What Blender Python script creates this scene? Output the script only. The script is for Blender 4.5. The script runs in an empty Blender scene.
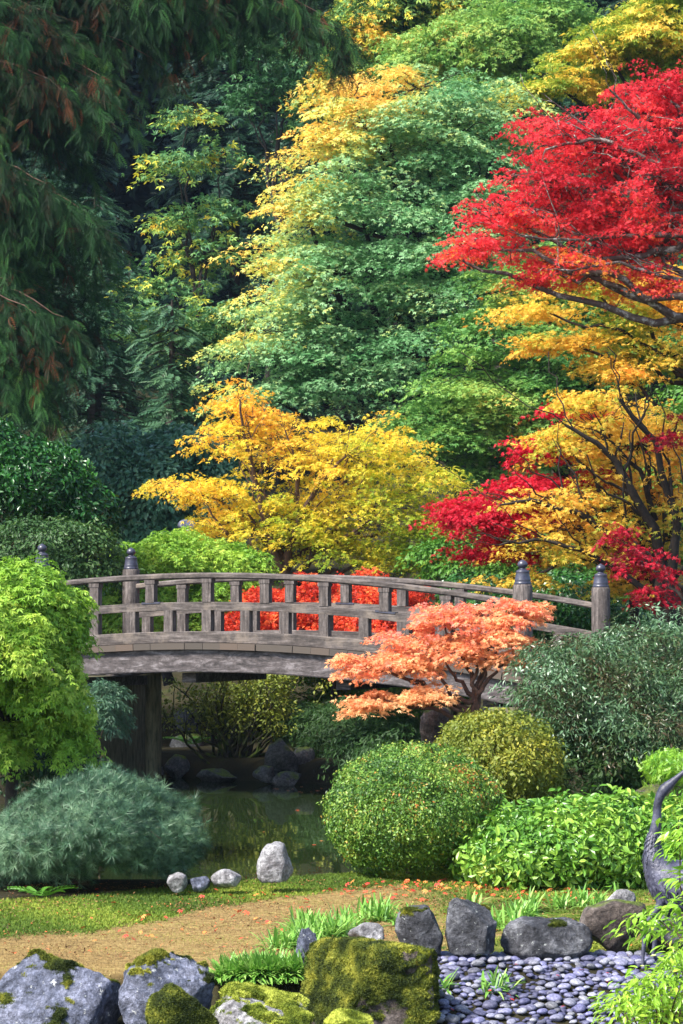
import bpy, math
import numpy as np
from mathutils import Vector, noise as mnoise

PI = math.pi
R_ = math.radians
scene = bpy.context.scene
COL = scene.collection
F = 2800.0          # focal length in pixels of the 683 wide frame
E = 2.38            # eye height above the pond
K = 1.217           # layout distances are listed in paces of 1.217 m
HOR = 608.0
PITCH = math.atan((HOR - 512.0) / F)
cp, sp = math.cos(PITCH), math.sin(PITCH)


def P(px, py, d):
    """world point seen at photo pixel (px, py), d paces ahead"""
    d = d * K
    a, b = (px - 341.5) / F, (512.0 - py) / F
    fy = cp - b * sp
    s = d / fy
    return np.array([a * s, d, E + (sp + b * cp) * s])


def M(pix, d):
    return pix * d * K / F


def G(px, py, z=0.30):
    a, b = (px - 341.5) / F, (512.0 - py) / F
    dz = sp + b * cp
    s = (z - E) / dz
    return np.array([a * s, (cp - b * sp) * s, z])


# ------------------------------------------------------------------ scene bookkeeping
def tag(o, label=None, cat=None, group=None, kind=None):
    if label: o['label'] = label
    if cat: o['category'] = cat
    if group: o['group'] = group
    if kind: o['kind'] = kind
    return o


def thing(name, loc, label, cat, group=None, rz=0.0):
    o = bpy.data.objects.new(name, None)
    o.empty_display_size = 0.2
    o.location = [float(v) for v in loc]
    o.rotation_euler = (0, 0, rz)
    COL.objects.link(o)
    return tag(o, label, cat, group)


def arr_mesh(name, V, Fs, mat=None, t=None, smooth=False):
    """Fs: list of int arrays (n x k)"""
    V = np.asarray(V, dtype=np.float32)
    me = bpy.data.meshes.new(name)
    me.vertices.add(len(V))
    me.vertices.foreach_set('co', V.ravel())
    Fs = [np.asarray(f, dtype=np.int32) for f in Fs if len(f)]
    tot = sum(f.size for f in Fs)
    n = sum(len(f) for f in Fs)
    me.loops.add(tot)
    me.loops.foreach_set('vertex_index', np.concatenate([f.ravel() for f in Fs]))
    me.polygons.add(n)
    cnt = np.concatenate([np.full(len(f), f.shape[1], dtype=np.int32) for f in Fs])
    st = np.concatenate([[0], np.cumsum(cnt)[:-1]]).astype(np.int32)
    me.polygons.foreach_set('loop_start', st)
    me.polygons.foreach_set('use_smooth', np.full(n, smooth, dtype=bool))
    if t is not None:
        a = me.attributes.new('t', 'FLOAT', 'FACE')
        a.data.foreach_set('value', np.asarray(t, dtype=np.float32))
    me.update(calc_edges=True)
    if mat: me.materials.append(mat)
    return me


def link(name, me, parent=None, world=True):
    """link mesh object; vertex data are in world space and moved into the frame of the parent"""
    o = bpy.data.objects.new(name, me)
    COL.objects.link(o)
    if parent is not None:
        o.parent = parent
        if world:
            n = len(me.vertices)
            co = np.empty(n * 3, dtype=np.float32)
            me.vertices.foreach_get('co', co)
            co = co.reshape(-1, 3)
            L = np.array(parent_origin(parent), dtype=np.float32)
            me.vertices.foreach_set('co', (co - L).ravel())
            me.update()
    return o


def parent_origin(p):
    v = Vector((0, 0, 0))
    while p is not None:
        v = v + p.location
        p = p.parent
    return v


def set_origin(o, c):
    """move the origin of a top-level mesh to c, geometry stays"""
    me = o.data
    n = len(me.vertices)
    co = np.empty(n * 3, dtype=np.float32)
    me.vertices.foreach_get('co', co)
    co = co.reshape(-1, 3) - np.array(c, dtype=np.float32)
    me.vertices.foreach_set('co', co.ravel())
    me.update()
    o.location = [float(v) for v in c]


# ------------------------------------------------------------------ materials
def new_mat(name):
    m = bpy.data.materials.new(name)
    m.use_nodes = True
    nt = m.node_tree
    nt.nodes.clear()
    return m, nt, nt.nodes, nt.links


def ramp(nodes, stops, interp='LINEAR'):
    r = nodes.new('ShaderNodeValToRGB')
    r.color_ramp.interpolation = interp
    el = r.color_ramp.elements
    while len(el) < len(stops):
        el.new(0.5)
    for e, (p, c) in zip(el, stops):
        e.position = p
        e.color = (c[0], c[1], c[2], 1)
    return r


def leaf_mat(name, stops, trans=0.3, rough=0.5, spec=0.35):
    m, nt, N, L = new_mat(name)
    a = N.new('ShaderNodeAttribute'); a.attribute_name = 't'
    r = ramp(N, stops)
    L.new(a.outputs['Fac'], r.inputs[0])
    b = N.new('ShaderNodeBsdfPrincipled')
    b.inputs['Roughness'].default_value = rough
    b.inputs['Specular IOR Level'].default_value = spec
    L.new(r.outputs[0], b.inputs['Base Color'])
    out = N.new('ShaderNodeOutputMaterial')
    if trans > 0:
        tr = N.new('ShaderNodeBsdfTranslucent')
        L.new(r.outputs[0], tr.inputs['Color'])
        mx = N.new('ShaderNodeMixShader'); mx.inputs[0].default_value = trans
        L.new(b.outputs[0], mx.inputs[1]); L.new(tr.outputs[0], mx.inputs[2])
        L.new(mx.outputs[0], out.inputs[0])
    else:
        L.new(b.outputs[0], out.inputs[0])
    return m


def tex_mat(name, stops, scale=8, detail=6, rough=0.8, bump=0.4, stretch=(1, 1, 1), rz=0.0, spec=0.3, dist=0.0, bscale=None,
            second=None, moss=None, bdist=0.02, grain=0):
    """procedural surface: noise ramp + bump; second=(stops_color, scale, lo, hi) overlays blotches; moss=(color1,color2,lo,hi) grows on upward faces"""
    m, nt, N, L = new_mat(name)
    tc = N.new('ShaderNodeTexCoord')
    mp = N.new('ShaderNodeMapping')
    mp.inputs['Scale'].default_value = stretch
    mp.inputs['Rotation'].default_value = (0, 0, rz)
    L.new(tc.outputs['Object'], mp.inputs[0])
    n1 = N.new('ShaderNodeTexNoise')
    n1.inputs['Scale'].default_value = scale; n1.inputs['Detail'].default_value = detail
    n1.inputs['Roughness'].default_value = 0.72; n1.inputs['Distortion'].default_value = dist
    L.new(mp.outputs[0], n1.inputs['Vector'])
    r = ramp(N, stops)
    L.new(n1.outputs['Fac'], r.inputs[0])
    col = r.outputs[0]
    if grain:
        ng = N.new('ShaderNodeTexNoise'); ng.inputs['Scale'].default_value = grain; ng.inputs['Detail'].default_value = 6
        ng.inputs['Roughness'].default_value = .8
        L.new(tc.outputs['Object'], ng.inputs['Vector'])
        gl, gh = (.35, 1.7) if grain > 25 else (.68, 1.25)
        rg = ramp(N, [(.36, (gl, gl, gl)), (.5, (.95, .95, .95)), (.64, (gh, gh, gh))]); L.new(ng.outputs['Fac'], rg.inputs[0])
        mg = N.new('ShaderNodeMix'); mg.data_type = 'RGBA'; mg.blend_type = 'MULTIPLY'; mg.inputs['Factor'].default_value = 1
        L.new(col, mg.inputs[6]); L.new(rg.outputs[0], mg.inputs[7]); col = mg.outputs[2]
    if second:
        c2, s2, lo, hi = second
        n2 = N.new('ShaderNodeTexNoise'); n2.inputs['Scale'].default_value = s2; n2.inputs['Detail'].default_value = 5
        n2.inputs['Roughness'].default_value = 0.7
        L.new(tc.outputs['Object'], n2.inputs['Vector'])
        mr = N.new('ShaderNodeMapRange'); mr.inputs['From Min'].default_value = lo; mr.inputs['From Max'].default_value = hi
        L.new(n2.outputs['Fac'], mr.inputs[0])
        mix = N.new('ShaderNodeMix'); mix.data_type = 'RGBA'
        L.new(mr.outputs[0], mix.inputs['Factor']); L.new(col, mix.inputs[6]); mix.inputs[7].default_value = (*c2, 1)
        col = mix.outputs[2]
    if moss:
        c1, c2, lo, hi = moss
        ge = N.new('ShaderNodeNewGeometry')
        sx = N.new('ShaderNodeSeparateXYZ'); L.new(ge.outputs['Normal'], sx.inputs[0])
        n3 = N.new('ShaderNodeTexNoise'); n3.inputs['Scale'].default_value = 7; n3.inputs['Detail'].default_value = 6
        L.new(tc.outputs['Object'], n3.inputs['Vector'])
        ad = N.new('ShaderNodeMath'); ad.operation = 'MULTIPLY_ADD'; ad.inputs[1].default_value = 1.6
        L.new(n3.outputs['Fac'], ad.inputs[0]); L.new(sx.outputs['Z'], ad.inputs[2])
        mr = N.new('ShaderNodeMapRange'); mr.inputs['From Min'].default_value = lo; mr.inputs['From Max'].default_value = hi
        L.new(ad.outputs[0], mr.inputs[0])
        n4 = N.new('ShaderNodeTexNoise'); n4.inputs['Scale'].default_value = 40
        L.new(tc.outputs['Object'], n4.inputs['Vector'])
        r4 = ramp(N, [(0.35, c1), (0.65, c2)]); L.new(n4.outputs['Fac'], r4.inputs[0])
        mix = N.new('ShaderNodeMix'); mix.data_type = 'RGBA'
        L.new(mr.outputs[0], mix.inputs['Factor']); L.new(col, mix.inputs[6]); L.new(r4.outputs[0], mix.inputs[7])
        col = mix.outputs[2]
    b = N.new('ShaderNodeBsdfPrincipled')
    b.inputs['Roughness'].default_value = rough
    b.inputs['Specular IOR Level'].default_value = spec
    L.new(col, b.inputs['Base Color'])
    nb = N.new('ShaderNodeTexNoise'); nb.inputs['Scale'].default_value = bscale or scale * 2; nb.inputs['Detail'].default_value = 8
    nb.inputs['Roughness'].default_value = 0.7
    L.new(mp.outputs[0], nb.inputs['Vector'])
    bp = N.new('ShaderNodeBump'); bp.inputs['Strength'].default_value = bump; bp.inputs['Distance'].default_value = bdist
    L.new(nb.outputs['Fac'], bp.inputs['Height']); L.new(bp.outputs[0], b.inputs['Normal'])
    out = N.new('ShaderNodeOutputMaterial'); L.new(b.outputs[0], out.inputs[0])
    return m


# ------------------------------------------------------------------ leaf templates (x along the leaf, y across, z normal)
def quads(*q):
    V, Fq = [], []
    for a in q:
        Fq.append([len(V) + i for i in range(4)])
        V += a
    return np.array(V, float), np.array(Fq)


def rot2(p, a):
    c, s = math.cos(a), math.sin(a)
    return (p[0] * c - p[1] * s, p[0] * s + p[1] * c, p[2])


TPL = {}
TPL['diamond'] = quads([(0, 0, 0), (.45, .27, .04), (1, 0, -.06), (.45, -.27, .04)])
TPL['oval'] = (np.array([(0, 0, 0), (.3, .22, .05), (.7, .2, .03), (1, 0, -.1), (.7, -.2, .03), (.3, -.22, .05), (.5, 0, -.02)], float),
               np.array([(0, 6, 2, 1), (6, 3, 2, 2), (0, 5, 4, 6), (6, 4, 4, 3)]))
TPL['oval'] = quads([(0, 0, 0), (.5, 0, -.04), (.62, .22, .05), (.28, .2, .05)], [(.5, 0, -.04), (1, 0, -.12), (.85, .1, -.03), (.62, .22, .05)],
                    [(0, 0, 0), (.28, -.2, .05), (.62, -.22, .05), (.5, 0, -.04)], [(.5, 0, -.04), (.62, -.22, .05), (.85, -.1, -.03), (1, 0, -.12)])
TPL['lance'] = quads([(0, 0, 0), (.5, 0, -.03), (.45, .13, .02), (.2, .09, .02)], [(.5, 0, -.03), (1, 0, -.2), (.8, .06, -.06), (.45, .13, .02)],
                     [(0, 0, 0), (.2, -.09, .02), (.45, -.13, .02), (.5, 0, -.03)], [(.5, 0, -.03), (.45, -.13, .02), (.8, -.06, -.06), (1, 0, -.2)])


def star(n, spread, w, lens):
    q = []
    for i in range(n):
        a = (i - (n - 1) / 2) * spread
        l = lens[i]
        q.append([rot2(p, a) for p in [(0, 0, 0), (.5 * l, w, .02), (l, 0, -.12 * l), (.5 * l, -w, .02)]])
    return quads(*q)


TPL['maple'] = star(3, 0.85, .15, [.8, 1, .8])
TPL['maple5'] = star(5, 0.62, .11, [.55, .9, 1, .9, .55])


def tuft(n, rs, w=.035, up=.9):
    V, T = [], []
    for i in range(n):
        a = rs.uniform(0, 2 * PI); el = rs.uniform(-.1, up * 1.3)
        l = rs.uniform(.7, 1)
        d = np.array([math.cos(a) * math.cos(el), math.sin(a) * math.cos(el), math.sin(el)])
        s = np.cross(d, [0.1, 0.2, 1]); s /= np.linalg.norm(s)
        V += [tuple(s * w), tuple(-s * w), tuple(d * l)]
        T.append([3 * i, 3 * i + 1, 3 * i + 2])
    return np.array(V, float), np.array(T)


TPL['needles'] = tuft(26, np.random.default_rng(3), .020, .75)
TPL['fuzz'] = tuft(4, np.random.default_rng(5), .16)


def frond(n, w, droop, lw=.05, ang=0.75):
    q = []
    for i in range(n):
        u = (i + .5) / n
        l = w * math.sin(PI * min(1, u * .75 + .22)) * (1.05 - .35 * u)
        z0 = -droop * u * u
        for s in (-1, 1):
            c, sn = math.cos(ang), math.sin(ang) * s
            b = (u, 0, z0); tip = (u + l * c, l * sn, z0 - l * .25)
            mx = (u + l * .45 * c, l * .45 * sn, z0 - l * .05)
            q.append([b, (mx[0] - lw * sn, mx[1] + lw * c * s, mx[2]), tip, (mx[0] + lw * sn, mx[1] - lw * c * s, mx[2])])
    return quads(*q)


TPL['frond'] = frond(9, .36, .35)
TPL['cedar'] = frond(7, .44, .4, .028, .55)
TPL['spray'] = frond(5, .5, .2, .075)


def stamp(rs, Pn, Nn, Dn, size, kind, wid=1.0):
    """instances of a template merged into V,F ; returns V,F,k (faces per leaf)"""
    T, TF = TPL[kind]
    Nn = Nn / (np.linalg.norm(Nn, axis=1, keepdims=True) + 1e-9)
    Dn = Dn - Nn * np.sum(Dn * Nn, axis=1, keepdims=True)
    Dn = Dn / (np.linalg.norm(Dn, axis=1, keepdims=True) + 1e-9)
    Sn = np.cross(Nn, Dn)
    size = np.broadcast_to(np.asarray(size, float).reshape(-1, 1, 1), (len(Pn), 1, 1))
    V = Pn[:, None, :] + size * (T[None, :, 0:1] * Dn[:, None, :] + wid * T[None, :, 1:2] * Sn[:, None, :] + T[None, :, 2:3] * Nn[:, None, :])
    k = len(T)
    Fq = TF[None, :, :] + (np.arange(len(Pn)) * k)[:, None, None]
    return V.reshape(-1, 3), Fq.reshape(-1, TF.shape[1]), len(TF)


def nrm(v):
    return v / (np.linalg.norm(v, axis=1, keepdims=True) + 1e-9)


def pads_on(rs, lobes, n, fill=.55, zcut=-.55, back=.5, rag=.14):
    """pad centres spread through ellipsoid lobes; lobes: list of (center, radii)"""
    area = np.array([l[1][0] * l[1][2] + .5 * l[1][0] * l[1][1] for l in lobes])
    w = area / area.sum()
    Cs, Os, Ls = [], [], []
    for i, (c, r) in enumerate(lobes):
        m = max(3, int(round(n * w[i])))
        got = []
        while len(got) < m:
            v = rs.normal(size=3); v /= np.linalg.norm(v)
            if v[2] < zcut: continue
            if v[1] > .35 and rs.random() > back: continue
            got.append(v)
        v = np.array(got)
        rad = fill + (1 - fill) * np.sqrt(rs.random((m, 1)))
        w5 = rs.normal(size=(3, 3)) * 3.2; ph = rs.uniform(0, 6, 3)
        bump = np.sin(v @ w5.T + ph).mean(1, keepdims=True)
        rad = rad * (1 + rag * 1.3 * bump + rag * rs.uniform(-1, 1, (m, 1)))
        Cs.append(np.array(c) + v * np.array(r) * rad)
        Os.append(nrm(v / np.array(r)))
        Ls.append(np.full(m, i))
    return np.concatenate(Cs), np.concatenate(Os), np.concatenate(Ls)


def foliage(rs, C, O, padR, n_per, size, kind, tilt=.2, flat=.35, droop=.3, jit=.5, stretch=1.3, wid=1.0, hang=0.2, tfun=None, pvar=.3, lvar=.35,
            sizevar=.55):
    """leaf clumps; returns V, F, t"""
    m = len(C)
    if m * n_per > 150000: pass
    pr = padR * rs.uniform(.65, 1.25, m)
    A = nrm((1 - tilt) * np.array([[0, 0, 1.]]) + tilt * O + rs.normal(size=(m, 3)) * .12)
    T1 = O - A * np.sum(O * A, axis=1, keepdims=True) + rs.normal(size=(m, 3)) * .15
    T1 = T1 - A * np.sum(T1 * A, axis=1, keepdims=True)
    T1 = nrm(T1); T2 = np.cross(A, T1)
    idx = np.repeat(np.arange(m), n_per)
    n = len(idx)
    r = np.sqrt(rs.random(n)); th = rs.uniform(0, 2 * PI, n)
    # ragged pad edge
    ph = rs.uniform(0, 6, (m, 3))
    edge = 1 + .25 * np.sin(3 * th + ph[idx, 0]) + .18 * np.sin(5 * th + ph[idx, 1])
    u = r * np.cos(th) * edge * stretch; v = r * np.sin(th) * edge
    h = flat * (1 - r ** 2) + flat * rs.normal(size=n) * .35
    R1 = pr[idx][:, None]
    rad = T1[idx] * u[:, None] + T2[idx] * v[:, None]
    Pn = C[idx] + R1 * (rad + A[idx] * h[:, None])
    Pn[:, 2] -= (droop * r ** 2) * R1[:, 0]
    Nn = A[idx] + rad * .5 * (.3 + tilt) + rs.normal(size=(n, 3)) * jit
    Dn = rad + T1[idx] * .3 + rs.normal(size=(n, 3)) * .5
    Dn[:, 2] -= hang * 2
    sz = size * (1 + sizevar * rs.uniform(-1, 1, n))
    V, Fq, k = stamp(rs, Pn, Nn, Dn, sz, kind, wid)
    base = tfun(Pn, C[idx]) if tfun is not None else .5
    t = base + pvar * (rs.random(m)[idx] - .5) + lvar * (rs.random(n) - .5)
    t = np.clip(t, 0.01, .99)
    return V, Fq, np.repeat(t, k)


def tube(pts, rad, seg=6):
    pts = np.asarray(pts, float); rad = np.asarray(rad, float)
    n = len(pts)
    tan = np.gradient(pts, axis=0); tan = nrm(tan)
    ref = np.array([0.31, .17, 1.0]) if abs(tan[0][2]) < .9 else np.array([1.0, .2, 0.1])
    s1 = nrm(np.cross(tan, ref)); s2 = np.cross(tan, s1)
    a = np.linspace(0, 2 * PI, seg, endpoint=False)
    V = pts[:, None, :] + rad[:, None, None] * (np.cos(a)[None, :, None] * s1[:, None, :] + np.sin(a)[None, :, None] * s2[:, None, :])
    i = np.arange(n - 1)[:, None]; j = np.arange(seg)[None, :]; jn = (j + 1) % seg
    Fq = np.stack([i * seg + j, i * seg + jn, (i + 1) * seg + jn, (i + 1) * seg + j], axis=-1).reshape(-1, 4)
    return V.reshape(-1, 3), Fq


class MB:
    def __init__(s):
        s.V = []; s.Q = []; s.T = []; s.n = 0; s.tq = []; s.tt = []
    def add(s, V, Fq, t=None):
        V = np.asarray(V, float); Fq = np.asarray(Fq, int)
        s.V.append(V)
        (s.Q if Fq.shape[1] == 4 else s.T).append(Fq + s.n)
        if t is not None: (s.tq if Fq.shape[1] == 4 else s.tt).append(t)
        s.n += len(V)
    def tube(s, pts, rad, seg=6):
        s.add(*tube(pts, rad, seg))
    def box(s, c, sz, axes=None):
        c = np.array(c, float); h = np.array(sz, float) / 2
        X = np.array([(x, y, z) for z in (-1, 1) for y in (-1, 1) for x in (-1, 1)], float) * h
        if axes is not None: X = X @ np.array(axes)
        s.add(X + c, [(0, 2, 3, 1), (4, 5, 7, 6), (0, 1, 5, 4), (2, 6, 7, 3), (0, 4, 6, 2), (1, 3, 7, 5)])
    def mesh(s, name, mat, smooth=False):
        Fs = []
        if s.Q: Fs.append(np.concatenate(s.Q))
        if s.T: Fs.append(np.concatenate(s.T))
        t = None
        if s.tq or s.tt: t = np.concatenate(s.tq + s.tt)
        return arr_mesh(name, np.concatenate(s.V), Fs, mat, t, smooth)
    def obj(s, name, mat, parent=None, smooth=False, world=True):
        return link(name, s.mesh(name, mat, smooth), parent, world)


def limb(rs, A, B, n=8, bow=.15, jit=.03, up=0.0):
    A = np.array(A, float); B = np.array(B, float)
    L = np.linalg.norm(B - A)
    side = rs.normal(size=3); side -= (B - A) * np.dot(side, B - A) / (L * L + 1e-9); side /= np.linalg.norm(side) + 1e-9
    mid = (A + B) / 2 + side * bow * L + np.array([0, 0, up * L])
    u = np.linspace(0, 1, n)[:, None]
    pts = (1 - u) ** 2 * A + 2 * u * (1 - u) * mid + u ** 2 * B
    w = rs.normal(size=(n, 3)) * jit * L; w[0] = 0; w[-1] = 0
    return pts + w


def skeleton(rs, base, fork, lobes, C, Ls, r0, seg=7, nbr=140, twig=.35, up=.08, runs=()):
    mb = MB()
    tr = limb(rs, base, fork, 8, .06, .02)
    mb.tube(tr, np.linspace(r0 * 1.25, r0 * .8, 8) * (1 + .08 * rs.normal(size=8)), 9)
    for pts_, ra, rb_ in runs:      # long bare limbs with side branches
        q_ = [np.array(pts_[0], float)]
        for u_, v_ in zip(pts_[:-1], pts_[1:]):
            q_ += list(limb(rs, u_, v_, 6, .07, .015)[1:])
        q_ = np.array(q_); rr_ = np.linspace(ra, rb_, len(q_))
        mb.tube(q_, rr_, 7)
        for k_ in range(2, len(q_), 1):
            if rs.random() < .75:
                L_ = rs.uniform(.4, 1.0) * (1 if len(q_) > 12 else .7)
                dv = (q_[k_] - q_[k_ - 1]); dv /= np.linalg.norm(dv)
                e_ = q_[k_] + L_ * (dv * .7 + np.array([rs.normal() * .5, rs.normal() * .25, abs(rs.normal()) * .5]))
                b_ = limb(rs, q_[k_], e_, 7, .1, .03)
                mb.tube(b_, np.linspace(rr_[k_] * .45, rb_ * .35, 7), 5)
    for i, (c, r) in enumerate(lobes):
        c = np.array(c); r = np.array(r)
        tgt = c + np.array([0, 0, .15 * r[2]])
        f0 = tr[rs.integers(5, 8)]
        lp = limb(rs, f0, tgt, 12, .12, .02, up)
        rr = np.linspace(r0 * .55, r0 * .14, 12)
        mb.tube(lp, rr, 7)
        ids = np.where(Ls == i)[0]
        rs.shuffle(ids)
        take = ids[:max(3, int(nbr * len(ids) / len(C)))]
        mids = []
        for q in take:
            d = np.linalg.norm(lp - C[q], axis=1)
            a = int(np.argmin(d + np.linspace(1.2, 0, 12) * np.linalg.norm(r)))
            if mids and rs.random() < .5:
                cand = mids[rs.integers(len(mids))]
                if np.linalg.norm(cand[0] - C[q]) < d[a]:
                    bp = limb(rs, cand[0], C[q], 6, .12, .03, .05)
                    mb.tube(bp, np.linspace(cand[1], r0 * .03, 6), 4)
                    continue
            bp = limb(rs, lp[a], C[q], 7, .15, .03, .06)
            rb = rr[a] * twig
            mb.tube(bp, np.linspace(max(rb, r0 * .08), r0 * .035, 7), 5)
            mids.append((bp[3], max(rb * .6, r0 * .05)))
    return mb


def lob(items, d):
    """(px,py,rx,ry,dd,rd): dd offset of depth in m, rd depth radius in m"""
    out = []
    for (px, py, rx, ry, dd, rd) in items:
        dn = d + dd / K
        out.append((P(px, py, dn), np.array([M(rx, dn), rd, M(ry, dn)])))
    return out


def make_tree(name, label, cat, base, fork, lobes, seed, leaf, bark, npads, padR, n_per, size, kind='maple', r0=.12, group=None, nbr=140,
              trunk_name='trunk', crown_name='crown', fill=.55, zcut=-.55, back=.5, limb_up=.08, twig=.35, trunk=True, extra=None, rag=.14, runs=(), **kw):
    rs = np.random.default_rng(seed)
    C, O, Ls = pads_on(rs, lobes, npads, fill, zcut, back, rag)
    root = thing(name, base, label, cat, group)
    if trunk:
        sk = skeleton(rs, base, fork, lobes, C, Ls, r0, nbr=nbr, up=limb_up, twig=twig, runs=runs)
        sk.obj(trunk_name, bark, root, smooth=True)
    V, Fq, t = foliage(rs, C, O, padR, n_per, size, kind, **kw)
    mb = MB(); mb.add(V, Fq, t)
    if extra:
        for e in extra: mb.add(*e(rs, C, O))
    mb.obj(crown_name, leaf, root)
    return root


# ------------------------------------------------------------------ colour palettes
green_bright = leaf_mat('maple_green', [(0, (.06, .16, .012)), (.4, (.22, .42, .035)), (.75, (.46, .62, .08)), (.93, (.62, .68, .12)), (1, (.6, .40, .06))], .35)
green_mid = leaf_mat('maple_mid_green', [(0, (.025, .09, .012)), (.5, (.08, .22, .02)), (1, (.22, .36, .04))], .3)
yellow_leaf = leaf_mat('golden_leaf', [(0, (.10, .22, .015)), (.3, (.34, .46, .03)), (.6, (.88, .71, .06)), (.85, (.94, .62, .07)), (1, (.93, .45, .05))], .5)
amber_leaf = leaf_mat('amber_leaf', [(0, (.20, .32, .03)), (.12, (.42, .48, .05)), (.3, (.86, .62, .08)), (.65, (.93, .50, .07)), (1, (.90, .22, .04))], .4)
red_leaf = leaf_mat('scarlet_leaf', [(0, (.48, .012, .03)), (.4, (.90, .055, .075)), (.7, (.96, .11, .10)), (.85, (.95, .24, .05)), (1, (.95, .45, .06))], .5)
darkred_leaf = leaf_mat('crimson_leaf', [(0, (.18, .004, .015)), (.5, (.55, .006, .03)), (1, (.75, .02, .05))], .35)
orangered_leaf = leaf_mat('vermilion_leaf', [(0, (.18, .008, .004)), (.35, (.62, .04, .015)), (.65, (.85, .09, .03)), (1, (.92, .30, .08))], .3)
peach_leaf = leaf_mat('peach_leaf', [(0, (.76, .13, .17)), (.3, (.87, .28, .21)), (.6, (.93, .42, .19)), (1, (.95, .58, .27))], .4)
blue_green = leaf_mat('blue_green_leaf', [(0, (.03, .12, .04)), (.3, (.11, .31, .10)), (.55, (.34, .58, .28)), (.68, (.52, .64, .20)), (.84, (.88, .78, .16)), (1, (.93, .56, .12))], .3)
olive_green = leaf_mat('olive_green_leaf', [(0, (.03, .10, .02)), (.4, (.10, .27, .05)), (.75, (.30, .48, .09)), (.9, (.45, .45, .08)), (1, (.8, .4, .08))], .3)
conifer_leaf = leaf_mat('conifer_spray', [(0, (.010, .035, .022)), (.5, (.03, .09, .045)), (1, (.08, .17, .07))], .15)
far_leaf = leaf_mat('far_wood_leaf', [(0, (.004, .008, .012)), (.6, (.008, .018, .018)), (1, (.02, .04, .03))], .0, .9, .0)  # shadow and blue haze of the distant wood put into the leaf colour
speck_leaf = leaf_mat('speckled_leaf', [(0, (.02, .08, .03)), (.5, (.09, .24, .08)), (.72, (.28, .42, .08)), (.85, (.75, .66, .06)), (1, (.85, .45, .05))], .3)
cedar_leaf = leaf_mat('cedar_spray', [(0, (.10, .03, .01)), (.12, (.03, .018, .006)), (.2, (.006, .016, .006)), (.5, (.012, .044, .013)), (.85, (.04, .12, .028)), (1, (.09, .17, .03))], .1, .6, .15)  # shade over the cedar boughs is put into these dark stops
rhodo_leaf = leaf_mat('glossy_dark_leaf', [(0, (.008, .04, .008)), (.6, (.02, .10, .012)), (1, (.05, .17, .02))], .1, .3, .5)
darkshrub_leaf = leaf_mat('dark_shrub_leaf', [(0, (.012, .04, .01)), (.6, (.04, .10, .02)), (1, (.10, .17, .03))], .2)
azalea_leaf = leaf_mat('azalea_leaf', [(0, (.025, .075, .012)), (.4, (.08, .19, .02)), (.75, (.21, .34, .045)), (.9, (.34, .34, .05)), (1, (.45, .12, .03))], .15, .45, .4)
hedge_leaf = leaf_mat('hedge_leaf', [(0, (.04, .13, .015)), (.5, (.13, .30, .03)), (.85, (.34, .52, .07)), (1, (.5, .5, .1))], .2, .35, .5)
yolive_leaf = leaf_mat('yellow_olive_leaf', [(0, (.05, .09, .01)), (.5, (.16, .20, .02)), (1, (.36, .32, .03))], .2)
pine_leaf = leaf_mat('pine_needle', [(0, (.02, .055, .035)), (.5, (.07, .15, .075)), (.93, (.24, .36, .20)), (1, (.45, .12, .06))], .1, .45)
grey_leaf = leaf_mat('grey_green_leaf', [(0, (.10, .065, .03)), (.2, (.05, .075, .02)), (.5, (.07, .15, .055)), (.8, (.15, .26, .14)), (1, (.55, .62, .50))], .15, .35, .5)
nandina_leaf = leaf_mat('nandina_leaf', [(0, (.10, .28, .02)), (.6, (.34, .56, .05)), (.9, (.55, .60, .08)), (1, (.75, .35, .2))], .35, .35, .5)
sedge_leaf = leaf_mat('sedge_blade', [(0, (.08, .22, .03)), (.6, (.22, .44, .07)), (.9, (.42, .60, .16)), (1, (.62, .70, .34))], .3, .4)
moss_leaf = leaf_mat('moss_tuft', [(0, (.025, .04, .006)), (.5, (.10, .125, .012)), (1, (.36, .35, .045))], .1, .8)
moss_green = leaf_mat('green_moss_tuft', [(0, (.04, .08, .008)), (.6, (.12, .19, .015)), (1, (.30, .34, .04))], .15, .8)
moss_bright = leaf_mat('bright_moss_tuft', [(0, (.08, .12, .01)), (.5, (.24, .29, .025)), (1, (.55, .58, .10))], .1, .8)
dry_leaf = leaf_mat('dry_moss_tuft', [(0, (.09, .06, .02)), (.4, (.27, .185, .08)), (.58, (.40, .31, .12)), (.72, (.27, .26, .06)), (1, (.16, .20, .03))], .1, .8)
lichen_leaf = leaf_mat('lichen', [(0, (.25, .25, .2)), (1, (.6, .6, .52))], .1)

bark_dark = tex_mat('dark_bark', [(.3, (.012, .010, .009)), (.7, (.05, .038, .03))], 14, rough=.85, bump=.6)
bark_brown = tex_mat('brown_bark', [(.3, (.05, .028, .02)), (.7, (.14, .08, .055))], 14, rough=.85, bump=.6)
bark_lichen = tex_mat('lichened_bark', [(.3, (.05, .035, .03)), (.7, (.13, .10, .085))], 10, rough=.85, bump=.6,
                      second=((.34, .33, .30), 9, .52, .62))
bark_mossy = tex_mat('mossy_bark', [(.3, (.02, .018, .012)), (.7, (.06, .05, .03))], 10, rough=.85, bump=.6, second=((.09, .13, .02), 5, .45, .6))

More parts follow.
